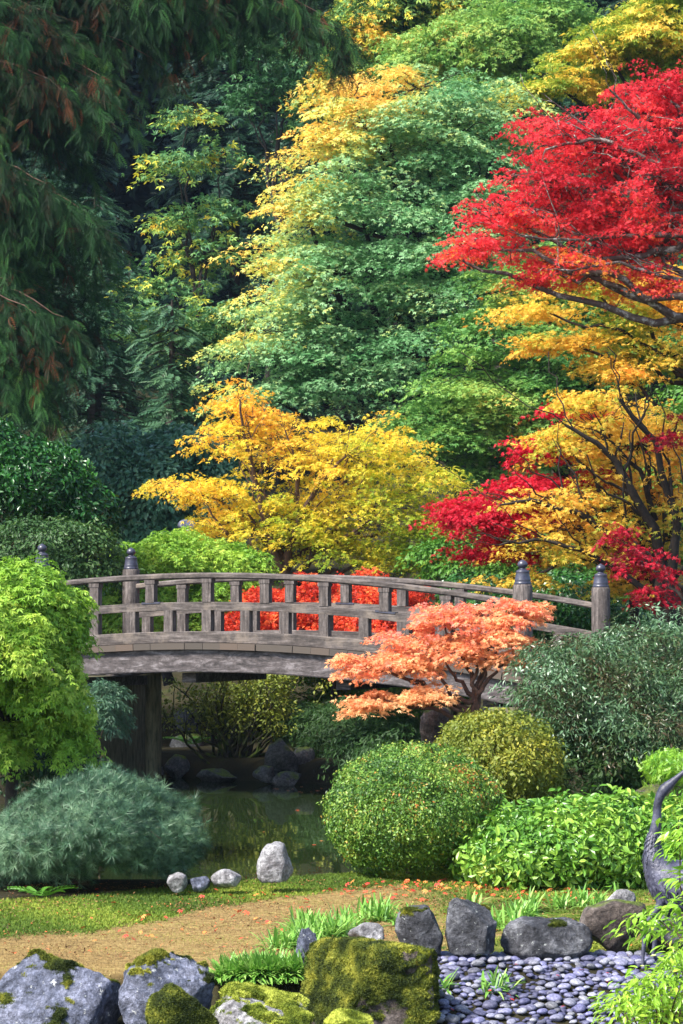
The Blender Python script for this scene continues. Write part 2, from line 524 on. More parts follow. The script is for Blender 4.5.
rock_mats = {
    'dark': tex_mat('dark_basalt', grain=28, stops= [(.34, (.018, .018, .022)), (.5, (.065, .065, .075)), (.64, (.19, .19, .205))], scale=5, detail=9, rough=.7, bump=1.0, bscale=14, bdist=.06,
                    second=((.40, .42, .40), 26, .62, .68)),
    'blue': tex_mat('blue_grey_rock', grain=28, stops= [(.34, (.03, .035, .055)), (.48, (.11, .12, .17)), (.62, (.26, .27, .36))], scale=4, detail=9, rough=.65, bump=1.0, bscale=11, bdist=.06,
                    second=((.55, .56, .55), 18, .62, .67)),
    'pale': tex_mat('pale_rock', grain=28, stops= [(.34, (.09, .08, .085)), (.5, (.27, .26, .27)), (.66, (.52, .51, .53))], scale=6, detail=9, rough=.75, bump=1.0, bscale=18, bdist=.05),
    'brown': tex_mat('brown_rock', grain=28, stops= [(.34, (.03, .022, .02)), (.5, (.09, .07, .06)), (.66, (.20, .165, .15))], scale=5, detail=9, rough=.8, bump=1.0, bscale=14, bdist=.05,
                     moss=((.05, .08, .01), (.13, .17, .02), 1.55, 1.8)),
    'shore': tex_mat('shore_rock', grain=28, stops= [(.25, (.035, .035, .035)), (.5, (.09, .09, .09)), (.8, (.2, .2, .2))], scale=5, detail=9, rough=.8, bump=.8, bscale=14,
                     moss=((.05, .08, .01), (.13, .17, .02), 1.4, 1.7)),
}
moss_shell = tex_mat('moss_cushion', [(.3, (.045, .06, .006)), (.5, (.11, .13, .012)), (.72, (.24, .24, .02))], 16, 8, .95, 1.0, bscale=90, bdist=.02,
                     second=((.10, .06, .02), 9, .58, .7), spec=.1)

# ------------------------------------------------------------------ terrain
pond_poly = np.array([(-9.5, 21.2 * K), (-7, 19.8 * K), (-4.2, 18.9 * K), (-3.0, 18.4 * K), (-1.5, 18.15 * K), (-.84, 18.2 * K), (-.15, 18.6 * K), (.5, 19.6 * K),
                      (1.15, 22.5 * K), (1.35, 24.5 * K), (1.4, 27 * K), (1.0, 29.8 * K), (.1, 31.0 * K), (-1.56, 32.0 * K),
                      (-2.5, 32.6 * K), (-3.3, 31.6 * K), (-3.5, 29 * K), (-4.6, 27.4 * K), (-8, 26.5 * K), (-10, 24 * K)])


def sdist(x, y, poly):
    """signed distance, negative inside"""
    x = np.asarray(x, float); y = np.asarray(y, float)
    d = np.full(x.shape, 1e9); ins = np.zeros(x.shape, bool)
    n = len(poly)
    for i in range(n):
        ax, ay = poly[i]; bx, by = poly[(i + 1) % n]
        vx, vy = bx - ax, by - ay
        u = np.clip(((x - ax) * vx + (y - ay) * vy) / (vx * vx + vy * vy), 0, 1)
        d = np.minimum(d, np.hypot(x - ax - u * vx, y - ay - u * vy))
        c = ((ay > y) != (by > y)) & (x < (bx - ax) * (y - ay) / ((by - ay) if by != ay else 1e-9) + ax)
        ins ^= c
    return np.where(ins, -d, d)


def sm(v):
    v = np.clip(v, 0, 1)
    return v * v * (3 - 2 * v)


def Z(x, y):
    x = np.asarray(x, float); y = np.asarray(y, float)
    d = sdist(x, y, pond_poly)
    z = np.where(d > 0, .30 * sm(d / .35), -.6 * sm(-d / 1.0))
    land = sm(d / 1.5)
    z = z + 1.15 * sm((x - .9) / 1.9) * sm((y - 26.5) / 6) * land
    z = z + 1.2 * sm((-x - 3.4) / 1.2) * sm((y - 34) / 3) * land
    z = z + .25 * sm((x - 1.0) / 2) * sm((y - 22) / 4) * land
    yc = np.minimum(y, 135)
    z = z + 1.2 * sm((yc - 42) / 7) + .13 * np.maximum(0, yc - 50) + .10 * np.maximum(0, yc - 80)
    s = np.maximum(0, 16.45 - .35 * sm((.25 - x) / .3) - y)
    z = z - (.32 + .5 * sm((.25 - x) / .3)) * np.minimum(s, 1.6) - .32 * np.clip(s - 1.6, 0, .6) - .05 * np.maximum(0, np.minimum(s, 12) - 2.2)
    z = z + .03 * np.sin(x * 1.7 + 1) * np.sin(y * 1.3) * sm((np.abs(y - 19) - 1) / 3)
    return z


def z1(x, y):
    return float(Z(np.array([x]), np.array([y]))[0])


# moss / path edge lines, from points on the ground
edgeA = np.array([G(*p)[:2] for p in [(-400, 915), (-60, 908), (60, 903), (150, 893), (230, 886), (300, 881), (400, 872), (520, 876), (700, 884), (1000, 884)]])
edgeB = np.array([G(*p)[:2] for p in [(-400, 945), (-60, 938), (60, 930), (150, 918), (230, 902), (300, 890), (400, 884), (520, 884), (700, 890), (1000, 890)]])

xs = np.unique(np.round(np.concatenate([np.arange(-3.6, 3.6, .06), np.arange(-12, 12.1, .4), np.arange(-60, 61, 4), np.arange(-300, 301, 40)]), 3))
ys = np.unique(np.round(np.concatenate([np.arange(15.4, 21.6, .06), np.arange(21.6, 46, .3), np.arange(8, 15.4, .4), np.arange(46, 110, 2), np.arange(110, 420, 20),
                                        np.arange(-60, 8, 8)]), 3))
X, Y = np.meshgrid(xs, ys)
Zz = Z(X, Y)
rsg = np.random.default_rng(1)
V = np.stack([X, Y, Zz], -1).reshape(-1, 3)
nx, ny = len(xs), len(ys)
i = np.arange(ny - 1)[:, None]; j = np.arange(nx - 1)[None, :]
Fq = np.stack([i * nx + j, i * nx + j + 1, (i + 1) * nx + j + 1, (i + 1) * nx + j], -1).reshape(-1, 4)


def path_weight(x, y):
    yb = np.interp(x, edgeB[:, 0], edgeB[:, 1]); ya = np.interp(x, edgeA[:, 0], edgeA[:, 1])
    yb = yb + .10 * np.sin(x * 5.1) + .07 * np.sin(x * 13.7 + 2) + .05 * np.sin(x * 31 + y * 17)
    path = sm((yb - y) / .45) * np.where(x > .25, sm((y - 16.9) / .2), sm((y - 16.0) / .2))
    moss = sm((y - 17.2) / .5) * sm((ya + .5 - y) / .3) * (1 - path)
    return path, moss


def ground_mat():
    m, nt, N, L = new_mat('garden_ground')
    ge = N.new('ShaderNodeNewGeometry')
    def noise(scale, det=6):
        n = N.new('ShaderNodeTexNoise'); n.inputs['Scale'].default_value = scale; n.inputs['Detail'].default_value = det
        n.inputs['Roughness'].default_value = .7
        L.new(ge.outputs['Position'], n.inputs['Vector']); return n.outputs['Fac']
    r0 = ramp(N, [(.3, (.012, .012, .006)), (.6, (.04, .035, .018)), (.8, (.05, .08, .012))]); L.new(noise(1.5), r0.inputs[0])
    r1 = ramp(N, [(.3, (.12, .08, .03)), (.5, (.26, .17, .065)), (.7, (.36, .26, .10))]); L.new(noise(14), r1.inputs[0])
    r2 = ramp(N, [(.3, (.04, .08, .008)), (.6, (.12, .18, .015)), (.8, (.24, .26, .03))]); L.new(noise(9), r2.inputs[0])
    def attr(n):
        a = N.new('ShaderNodeAttribute'); a.attribute_name = n; return a.outputs['Fac']
    def mix(f, a, b):
        x = N.new('ShaderNodeMix'); x.data_type = 'RGBA'; L.new(f, x.inputs['Factor']); L.new(a, x.inputs[6]); L.new(b, x.inputs[7]); return x.outputs[2]
    c = mix(attr('moss'), r0.outputs[0], r2.outputs[0])
    c = mix(attr('path'), c, r1.outputs[0])
    mr = N.new('ShaderNodeMapRange'); mr.inputs['From Min'].default_value = .40; mr.inputs['From Max'].default_value = .53
    L.new(noise(2.2), mr.inputs[0])
    mu = N.new('ShaderNodeMath'); mu.operation = 'MULTIPLY'; L.new(mr.outputs[0], mu.inputs[0]); L.new(attr('blend'), mu.inputs[1])
    c = mix(mu.outputs[0], c, r2.outputs[0])
    b = N.new('ShaderNodeBsdfPrincipled'); b.inputs['Roughness'].default_value = .95; b.inputs['Specular IOR Level'].default_value = .1
    L.new(c, b.inputs['Base Color'])
    bp = N.new('ShaderNodeBump'); bp.inputs['Strength'].default_value = .8; bp.inputs['Distance'].default_value = .03
    L.new(noise(30), bp.inputs['Height']); L.new(bp.outputs[0], b.inputs['Normal'])
    o = N.new('ShaderNodeOutputMaterial'); L.new(b.outputs[0], o.inputs[0])
    return m


me = arr_mesh('ground', V, [Fq], ground_mat(), smooth=True)
pw, mw = path_weight(V[:, 0], V[:, 1])
blend = sm((V[:, 0] - .2) / 1.0) * sm((V[:, 1] - 16.6) / .4) * (V[:, 1] < 23)
for nme, val in (('path', pw), ('moss', mw), ('blend', blend)):
    a = me.attributes.new(nme, 'FLOAT', 'POINT'); a.data.foreach_set('value', val.astype(np.float32))
tag(link('ground', me), 'garden ground of moss, dry path and dark soil rising to a wooded slope', 'ground', kind='structure')


# water
def water_mat():
    m, nt, N, L = new_mat('pond_water')
    b = N.new('ShaderNodeBsdfPrincipled')
    b.inputs['Base Color'].default_value = (.016, .028, .009, 1); b.inputs['Roughness'].default_value = .02
    b.inputs['IOR'].default_value = 1.33; b.inputs['Specular IOR Level'].default_value = .5
    ge = N.new('ShaderNodeNewGeometry')
    mp = N.new('ShaderNodeMapping'); mp.inputs['Scale'].default_value = (1, .35, 1); L.new(ge.outputs['Position'], mp.inputs[0])
    n = N.new('ShaderNodeTexNoise'); n.inputs['Scale'].default_value = 2.2; n.inputs['Detail'].default_value = 3
    L.new(mp.outputs[0], n.inputs['Vector'])
    bp = N.new('ShaderNodeBump'); bp.inputs['Strength'].default_value = .05; bp.inputs['Distance'].default_value = .05
    L.new(n.outputs['Fac'], bp.inputs['Height']); L.new(bp.outputs[0], b.inputs['Normal'])
    o = N.new('ShaderNodeOutputMaterial'); L.new(b.outputs[0], o.inputs[0])
    return m


mb = MB()
mb.add([(-10.4, 23.2, 0), (1.9, 23.2, 0), (1.9, 40.5, 0), (-10.4, 40.5, 0)], [(0, 1, 2, 3)])
tag(mb.obj('pond_water', water_mat()), 'dark still pond water under the arched bridge', 'water', kind='structure')

# ------------------------------------------------------------------ bridge
TH = math.atan(.4924)
bx0, by0 = (-245.5 / F) * 36.0, 36.0
bridge = thing('arched_bridge', (bx0, by0, 0), 'weathered grey wooden arched footbridge with slatted railings over the pond', 'bridge', rz=-TH)
STEP, WID = .823, 2.27
wood = tex_mat('weathered_wood', grain=22, stops= [(.34, (.028, .023, .021)), (.5, (.080, .065, .059)), (.66, (.18, .152, .142))], scale=6, detail=8, rough=.75, bump=.7, stretch=(.35, 4, 4), bscale=10,
               second=((.20, .16, .13), 2.5, .5, .7), bdist=.01)
wood_post = tex_mat('weathered_post', grain=22, stops= [(.34, (.036, .029, .027)), (.5, (.092, .075, .069)), (.66, (.19, .16, .148))], scale=7, detail=8, rough=.8, bump=.7, stretch=(5, 5, .5), bscale=10, bdist=.01)
wood_dark = tex_mat('beam_wood', grain=22, stops= [(.34, (.03, .026, .026)), (.5, (.09, .075, .075)), (.66, (.22, .195, .20))], scale=5, detail=8, rough=.8, bump=.7, stretch=(.5, 3, 2), bscale=9, dist=1.5, bdist=.01)
plank_m, nt_, N_, L_ = new_mat('deck_plank')
oi = N_.new('ShaderNodeAttribute'); oi.attribute_name = 't'
rp = ramp(N_, [(0, (.055, .044, .036)), (.5, (.075, .058, .046)), (1, (.10, .068, .05))])
b_ = N_.new('ShaderNodeBsdfPrincipled'); b_.inputs['Roughness'].default_value = .8
o_ = N_.new('ShaderNodeOutputMaterial')
L_.new(oi.outputs['Fac'], rp.inputs[0]); L_.new(rp.outputs[0], b_.inputs['Base Color']); L_.new(b_.outputs[0], o_.inputs[0])
metal = tex_mat('dark_bronze_cap', [(.3, (.02, .02, .035)), (.7, (.06, .06, .09))], 12, 4, .35, .1, spec=.6)
concrete = tex_mat('abutment_stone', [(.35, (.05, .05, .028)), (.6, (.17, .15, .09))], 6, 8, .9, .5, stretch=(4, 4, .6))


def arch(s):
    """height above the pond of the top of the rail at step s"""
    return E + .447 - .0137 * (s - 2) ** 2


def sweep(mb, s0, s1, yc, off_top, off_bot, thick, n=40, rnd=False):
    """curved member following the arch; local frame of the bridge"""
    ss = np.linspace(s0, s1, n)
    x = ss * STEP; zt = arch(ss) - off_top; zb = arch(ss) - off_bot
    if rnd:
        c = (zt + zb) / 2; h = (zt - zb) / 2
        a = np.linspace(0, 2 * PI, 10, endpoint=False) + PI / 10
        pr = [(math.copysign(abs(math.cos(q)) ** .6, math.cos(q)) * thick / 2, math.copysign(abs(math.sin(q)) ** .6, math.sin(q))) for q in a]
    else:
        c = (zt + zb) / 2; h = (zt - zb) / 2; e = .9
        pr = [(-thick / 2, -e), (-thick / 2 * .93, -1), (thick / 2 * .93, -1), (thick / 2, -e), (thick / 2, e), (thick / 2 * .93, 1), (-thick / 2 * .93, 1), (-thick / 2, e)]
    k = len(pr)
    V = np.array([[(x[i], yc + p[0], c[i] + h[i] * p[1]) for p in pr] for i in range(n)]).reshape(-1, 3)
    i = np.arange(n - 1)[:, None]; j = np.arange(k)[None, :]; jn = (j + 1) % k
    Fq = np.stack([i * k + j, i * k + jn, (i + 1) * k + jn, (i + 1) * k + j], -1).reshape(-1, 4)
    mb.add(V, Fq)
    for e_ in (0, n - 1):
        Vc = np.concatenate([V[e_ * k:(e_ + 1) * k], [V[e_ * k:(e_ + 1) * k].mean(0)]])
        mb.add(Vc, [(q, (q + 1) % k, k) for q in range(k)])


def lathe(mb, c, prof, seg=20):
    a = np.linspace(0, 2 * PI, seg, endpoint=False)
    V = np.array([[(c[0] + r * math.cos(q), c[1] + r * math.sin(q), c[2] + z) for q in a] for r, z in prof]).reshape(-1, 3)
    n = len(prof)
    i = np.arange(n - 1)[:, None]; j = np.arange(seg)[None, :]; jn = (j + 1) % seg
    mb.add(V, np.stack([i * seg + j, i * seg + jn, (i + 1) * seg + jn, (i + 1) * seg + j], -1).reshape(-1, 4))


def newel(s, yc, top, bottom):
    m = MB()
    lathe(m, (s * STEP, yc, 0), [(.0, bottom), (.118, bottom), (.118, top - .02), (.108, top), (.0, top)], 24)
    nw = m.obj('newel_post', wood_post, bridge, smooth=False, world=False)
    for p in nw.data.polygons: p.use_smooth = abs(p.normal.z) < .5
    m = MB()
    lathe(m, (s * STEP, yc, top), [(.0, .0), (.104, .0), (.106, .012), (.100, .025), (.094, .04), (.098, .05), (.094, .06), (.085, .11), (.080, .145), (.084, .155), (.076, .165),
                                  (.05, .178), (.035, .19), (.035, .20), (.05, .207), (.060, .225), (.061, .245), (.052, .268), (.03, .285), (.008, .297), (.0, .305)], 20)
    m.obj('finial', metal, nw, smooth=True, world=False)


S0, S1 = -.99, 7.2
for s_, yc_ in ((1.02, 0), (5.02, 0), (3.0, WID), (5.6, WID)):
    m = MB(); sl_ = -2 * .0137 * (s_ - 2) / STEP; al_ = math.atan(sl_)
    ax_ = [(math.cos(al_), 0, math.sin(al_)), (0, 1, 0), (-math.sin(al_), 0, math.cos(al_))]
    m.box((s_ * STEP, yc_, arch(s_) - .372), (.27, .10, .024), ax_)
    m.obj('metal_strap', metal, bridge, world=False)
for yc, sa, sb in ((0, S0, S1), (WID, S0, S1 + .15)):
    m = MB(); sweep(m, sa, sb, yc, 0, .082, .11, rnd=True); m.obj('top_rail', wood, bridge, world=False)
    m = MB(); sweep(m, sa, sb, yc, .37, .475, .085); m.obj('middle_rail', wood, bridge, world=False)
    m = MB(); sweep(m, sa, sb, yc, .74, .885, .15); m.obj('kerb_beam', wood, bridge, world=False)
    for k in range(7):
        s = k; x = s * STEP; m = MB()
        zt = arch(s) - .078; zb = arch(s) - .37
        m.box((x, yc, (zt + zb) / 2), (.125, .1, zt - zb)); m.box((x, yc, zt - .025), (.15, .112, .05))
        m.obj('baluster', wood_post, bridge, world=False)
    for k in range(-1, 11):
        s = (k) * 2 / 3; x = s * STEP; m = MB()
        if s > 7 or s < -.8: continue
        zt = arch(s) - .47; zb = arch(s) - .745
        m.box((x, yc, (zt + zb) / 2), (.13, .1, zt - zb))
        m.obj('baluster', wood_post, bridge, world=False)
    m = MB(); sweep(m, S0 - .4, S1 + .6, yc + (.02 if yc == 0 else -.02), .968, 1.25, .2); m.obj('main_beam', wood_dark, bridge, world=False)
for s, yc, top in ((S0, 0, .84 - .305), (S0, WID, .835 - .305), (S1, 0, .585 - .305), (S1 + .15, WID, .565 - .305)):
    newel(s, yc, E + top, arch(s) - 1.25 - .4)
m = MB(); tt = []
rsb = np.random.default_rng(8)
s = S0 - .4
while s < S1 + .6:
    w = .255 + rsb.uniform(-.01, .01)
    s2 = s + w / STEP
    zc = arch((s + s2) / 2) - .927
    sl = -2 * .0137 * ((s + s2) / 2 - 2) / STEP
    al = math.atan(sl)
    ax = [(math.cos(al), 0, math.sin(al)), (0, 1, 0), (-math.sin(al), 0, math.cos(al))]
    m.box(((s + s2) / 2 * STEP, WID / 2 - rsb.uniform(0, .02), zc), (w - .005, WID + .26, .08), ax)
    tt += [rsb.random()] * 6
    s = s2
me = m.mesh('deck', plank_m)
a = me.attributes.new('t', 'FLOAT', 'FACE'); a.data.foreach_set('value', np.array(tt, dtype=np.float32))
link('deck', me, bridge, world=False)
# cross bearers, supporting posts and abutment
for s in (-.55, 1.55, 4.2, 6.6):
    m = MB(); m.box((s * STEP, WID / 2, arch(s) - 1.33), (.2, WID - .35, .12)); m.obj('cross_beam', wood_dark, bridge, world=False)
for s, yc in ((-.38, WID - .25), (5.9, .1), (5.9, WID - .1)):
    m = MB(); zt = arch(s) - 1.25
    lathe(m, (s * STEP, yc, 0), [(0, -.6), (.115, -.6), (.11, zt), (0, zt)], 18)
    m.obj('support_post', concrete, bridge, smooth=False, world=False)
m = MB(); m.box((-1.25 * STEP, WID / 2, .35), (.8, WID + .5, 2.2)); m.obj('abutment', concrete, bridge, world=False)
m = MB(); m.box((7.4 * STEP, WID / 2, .1), (1.0, WID + .5, 2.2)); m.obj('abutment', concrete, bridge, world=False)

# ------------------------------------------------------------------ rocks
_ico = {}


def ico(sub):
    if sub not in _ico:
        import bmesh
        bm = bmesh.new(); bmesh.ops.create_icosphere(bm, subdivisions=sub, radius=1)
        bm.verts.ensure_lookup_table()
        V = np.array([v.co[:] for v in bm.verts]); Fq = np.array([[v.index for v in f.verts] for f in bm.faces]); bm.free()
        _ico[sub] = (V, Fq)
    return _ico[sub]


def rock_verts(c, R, seed, facets=9, amp=.10, sub=4, boxy=.0, lean=0.0, taper=0.0):
    rs = np.random.default_rng(seed)
    V, Fq = ico(sub)
    V = V.copy()
    if boxy > 0:
        q = np.max(np.abs(V), axis=1, keepdims=True)
        V = V * (1 - boxy) + (V / q * .85) * boxy
    for _ in range(facets):
        n = rs.normal(size=3); n /= np.linalg.norm(n)
        h = rs.uniform(.5, .84)
        dd = V @ n
        V = np.where((dd > h)[:, None], V - np.outer((dd - h) * .97, n), V)
    off = Vector(rs.uniform(0, 50, 3))
    nz = np.array([mnoise.fractal(Vector(v) * 1.6 + off, 1.0, 2.0, 5) for v in V])
    nf = np.array([mnoise.fractal(Vector(v) * 6 + off, .8, 2.0, 4) for v in V])
    ng = np.array([mnoise.ridged_multi_fractal(Vector(v) * 2.6 + off, .9, 2.0, 4, 1.0, 2.0) for v in V])
    V = V * (1 + amp * 1.2 * nz + amp * .35 * nf + amp * .28 * (ng - 1.2))[:, None]
    V = V / (np.abs(V).max(0) * .5 + .5)
    V[:, :2] *= (1 - taper * V[:, 2:3])
    V[:, 0] += lean * V[:, 2]
    return V * np.array(R) + np.array(c), Fq, rs


def rock(name, label, cat, box, d, seed, mat, depth=.8, sink=.12, moss=None, group=None, **kw):
    x0, y0, x1, y1 = box
    c = P((x0 + x1) / 2, (y0 + y1) / 2, d)
    R = np.array([M((x1 - x0) / 2, d) * 1.02, M((x1 - x0) / 2, d) * depth, M((y1 - y0) / 2, d) * 1.0])
    V, Fq, rs = rock_verts(c, R, seed, **kw)
    base = (c[0], c[1], c[2] - R[2])
    if moss is None:
        o = link(name, arr_mesh(name, V, [Fq], rock_mats[mat], smooth=True))
        set_origin(o, base); tag(o, label, cat, group)
        return o
    root = thing(name, base, label, cat, group)
    link('stone', arr_mesh('stone', V, [Fq], rock_mats[mat], smooth=True), root)
    # moss: (threshold of the upward normal, noise weight, thickness, fuzz count)
    thr, nw, th, nf_, mm = moss
    tri = V[Fq]; fn = nrm(np.cross(tri[:, 1] - tri[:, 0], tri[:, 2] - tri[:, 0]))
    cen = tri.mean(1)
    nn = np.array([mnoise.fractal(Vector(v) * 5 + Vector((seed, 0, 0)), .9, 2.0, 4) for v in cen])
    keep = fn[:, 2] + nw * nn > thr
    if keep.sum() < 4: return root
    Vn = np.zeros_like(V)
    for k in range(3): np.add.at(Vn, Fq[:, k], fn)
    Vn = nrm(Vn)
    inner = np.ones(len(V), bool); inner[Fq[~keep].ravel()] = False
    b = np.array([mnoise.noise(Vector(v) * 22) for v in V])
    Vm = V + Vn * np.where(inner, th * (1 + .8 * b), -.004)[:, None]
    mb = MB()
    Ff = Fq[keep]
    used, inv = np.unique(Ff.ravel(), return_inverse=True)
    Vs, Fs_ = Vm[used], inv.reshape(-1, 3)
    w = rs.integers(0, len(Ff), nf_)
    ab = rs.dirichlet((1, 1, 1), nf_)
    pts = (Vm[Ff[w]] * ab[:, :, None]).sum(1)
    nrmv = fn[keep][w] + rs.normal(size=(nf_, 3)) * .3
    nv = np.array([mnoise.fractal(Vector(v) * 9 + Vector((3, seed, 0)), .9, 2.0, 3) for v in cen[keep]])[w]
    Vv, Fv, k = stamp(rs, pts, nrmv, rs.normal(size=(nf_, 3)), rs.uniform(.008, .020, nf_), 'fuzz')
    t = np.clip(.34 + .9 * nv + .35 * fn[keep][w][:, 2] * .6 + .4 * (rs.random(nf_) - .5), .01, .99)
    me = arr_mesh('moss', np.concatenate([Vs, Vv]), [np.concatenate([Fs_, Fv + len(Vs)])], moss_shell, np.concatenate([np.full(len(Fs_), .4), np.repeat(t, k)]))
    me.materials.append(mm)
    me.polygons.foreach_set('material_index', np.concatenate([np.zeros(len(Fs_), np.int32), np.ones(len(Fv), np.int32)]))
    me.polygons.foreach_set('use_smooth', np.concatenate([np.ones(len(Fs_), bool), np.zeros(len(Fv), bool)]))
    link('moss', me, root)
    return root


rock('boulder', 'large blue-grey boulder with olive moss on its crown, in the bottom left corner', 'boulder', (-42, 938, 130, 1092), 12.8, 11, 'blue', .7, moss=(.80, 1.0, .018, 22000, moss_leaf), facets=14, amp=.08, sub=5)
rock('boulder', 'blue-grey boulder with white lichen specks and a round moss cushion on its front', 'boulder', (116, 950, 217, 1085), 12.7, 12, 'blue', .8, moss=(.78, 1.0, .016, 12000, moss_leaf), facets=12, amp=.08, boxy=.3, sub=5)
rock('moss_mound', 'round olive moss cushion leaning on the boulder with white lichen specks', 'moss mound', (150, 983, 214, 1056), 12.3, 13, 'brown', .7, moss=(-.6, .2, .015, 16000, moss_leaf), facets=3, amp=.06)
rock('boulder', 'low boulder under bright yellow-green moss between the lichen boulder and the moss block', 'boulder', (210, 984, 322, 1076), 12.5, 14, 'pale', .8, moss=(.45, .8, .018, 24000, moss_bright), facets=10, amp=.10, sub=5)
rock('boulder', 'big square block thickly covered in olive moss at the edge of the pebbles', 'boulder', (301, 938, 439, 1040), 13.0, 15, 'brown', .8, moss=(-.25, .9, .018, 60000, moss_leaf), facets=5, amp=.05, boxy=.92, sub=5)
rock('boulder', 'narrow dark blue upright stone standing behind the moss block', 'boulder', (290, 922, 328, 1000), 13.25, 16, 'blue', .7, facets=12, amp=.08, boxy=.3, lean=.12, taper=.2)
rock('boulder', 'flat purple-grey stone with scattered moss behind the moss block', 'boulder', (394, 904, 452, 966), 13.65, 17, 'dark', .8, moss=(1.25, 1.2, .008, 3500, moss_leaf), facets=10, amp=.07, boxy=.6)
rock('boulder', 'dark upright rounded boulder with a narrow mossy top beside the pebbles', 'boulder', (445, 896, 502, 968), 13.6, 18, 'dark', .8, moss=(1.35, 1.2, .008, 2500, moss_leaf), facets=8, amp=.06, boxy=.45, sub=5)
rock('boulder', 'low dark domed boulder in the middle of the row behind the pebbles', 'boulder', (501, 914, 592, 966), 13.7, 19, 'dark', .7, moss=(1.35, 1.2, .007, 2500, moss_leaf), facets=5, amp=.06, sub=5)
rock('boulder', 'brown-grey boulder with a pale stone on it, left of the crane', 'boulder', (578, 898, 650, 964), 13.9, 20, 'brown', .8, facets=12, amp=.08, boxy=.4)
rock('stone', 'small pale purple stone lying on the boulder left of the crane', 'stone', (603, 889, 637, 915), 14.0, 21, 'pale', .8, facets=12, amp=.07, boxy=.4, sub=3)
rock('boulder', 'dark boulder behind the legs of the crane', 'boulder', (645, 905, 720, 965), 14.0, 22, 'dark', .8, facets=10, amp=.08)
rock('stone', 'flat pale stone low among the variegated blades above the moss block', 'stone', (348, 922, 388, 946), 13.7, 23, 'pale', .8, facets=9, amp=.06, sub=3)
rock('stone', 'small mossy stone at the foot of the moss block', 'stone', (326, 1012, 372, 1045), 12.5, 24, 'pale', .8, moss=(.1, .6, .012, 7000, moss_bright), facets=6, amp=.06)
rock('stone', 'pale upright rounded stone standing alone at the near edge of the pond', 'stone', (257, 841, 297, 893), 16.9, 25, 'pale', .8, facets=9, amp=.06, boxy=.2, lean=-.06, taper=.22)
rock('stone', 'long low white stone at the pond edge left of the upright stone', 'stone', (211, 869, 248, 889), 16.8, 26, 'pale', .8, facets=8, amp=.07, sub=3)
rock('stone', 'pale bluish stone at the pond edge under the right end of the pine', 'stone', (164, 871, 190, 893), 16.7, 27, 'pale', .8, facets=8, amp=.07, sub=3)
rock('stone', 'grey blue stone at the pond edge between two paler stones', 'stone', (187, 873, 210, 892), 16.85, 28, 'blue', .8, facets=8, amp=.07, sub=3)
# far shore
far = [((263, 737, 299, 783), 31.6, 31, 'tall pointed grey stone standing on the far shore'),
       ((252, 765, 277, 784), 31.2, 32, 'grey stone at the left foot of the tall pointed stone'),
       ((270, 771, 303, 789), 31.0, 33, 'low mossy stone at the water in front of the tall pointed stone'),
       ((293, 745, 316, 780), 31.8, 34, 'dark green mossy stone right of the tall pointed stone'),
       ((161, 754, 190, 780), 32.4, 35, 'rounded brown-grey stone beside the bridge support post'),
       ((135, 748, 163, 772), 33.0, 36, 'flat grey stone in front of the bridge support post'),
       ((170, 733, 206, 758), 34.6, 37, 'yellow-green mossy mound behind the bridge support post'),
       ((172, 707, 205, 738), 36.0, 38, 'dark rock on the slope under the bridge'),
       ((118, 764, 166, 783), 32.3, 39, 'long low dark stone lining the far shore under the bridge'),
       ((196, 768, 240, 785), 31.7, 40, 'long low dark stone at the foot of the many-stemmed shrub')]
for bx, d, sd, lb in far:
    rock('stone', lb, 'stone', bx, d, sd, 'shore', .8, facets=7, amp=.10, sub=3, boxy=.3)
rock('boulder', 'reddish brown upright boulder under the peach-coloured maple', 'boulder', (418, 706, 454, 752), 25.2, 41, 'brown', .8, facets=7, amp=.07)
rock('boulder', 'long flat mossy rock behind the hedge at the right edge', 'boulder', (634, 778, 720, 812), 20.2, 42, 'brown', .7, facets=8, amp=.08, boxy=.5)
rock('stone', 'small blue-grey rock top peeping out between golden maple and green mound', 'stone', (176, 519, 196, 536), 41, 43, 'blue', .8, facets=9, amp=.07, sub=3, boxy=.4)

# ------------------------------------------------------------------ pebbles
rs = np.random.default_rng(50)
peb_m = tex_mat('river_pebble', [(.35, (.08, .08, .12)), (.5, (.15, .15, .23)), (.65, (.27, .27, .38))], 3, 5, .6, .15, bscale=40)
nt = peb_m.node_tree
oi = nt.nodes.new('ShaderNodeObjectInfo')
hs = nt.nodes.new('ShaderNodeHueSaturation')
mr = nt.nodes.new('ShaderNodeMapRange'); mr.inputs['To Min'].default_value = .45; mr.inputs['To Max'].default_value = 1.35
nt.links.new(oi.outputs['Random'], mr.inputs[0]); nt.links.new(mr.outputs[0], hs.inputs['Value'])
mu_ = nt.nodes.new('ShaderNodeMath'); mu_.operation = 'MULTIPLY'; mu_.inputs[1].default_value = 17
fr_ = nt.nodes.new('ShaderNodeMath'); fr_.operation = 'FRACT'
ms_ = nt.nodes.new('ShaderNodeMapRange'); ms_.inputs['To Min'].default_value = .35; ms_.inputs['To Max'].default_value = 1.5
nt.links.new(oi.outputs['Random'], mu_.inputs[0]); nt.links.new(mu_.outputs[0], fr_.inputs[0]); nt.links.new(fr_.outputs[0], ms_.inputs[0]); nt.links.new(ms_.outputs[0], hs.inputs['Saturation'])
bs = [n for n in nt.nodes if n.type == 'BSDF_PRINCIPLED'][0]
src = bs.inputs['Base Color'].links[0].from_socket
nt.links.new(src, hs.inputs['Color']); nt.links.new(hs.outputs[0], bs.inputs['Base Color'])
variants = []
for k in range(8):
    V, Fq, _ = rock_verts((0, 0, 0), (1, 1, 1), 60 + k, 2, .10, 2)
    variants.append((V, Fq, arr_mesh('pebble', V, [Fq], peb_m, smooth=True)))

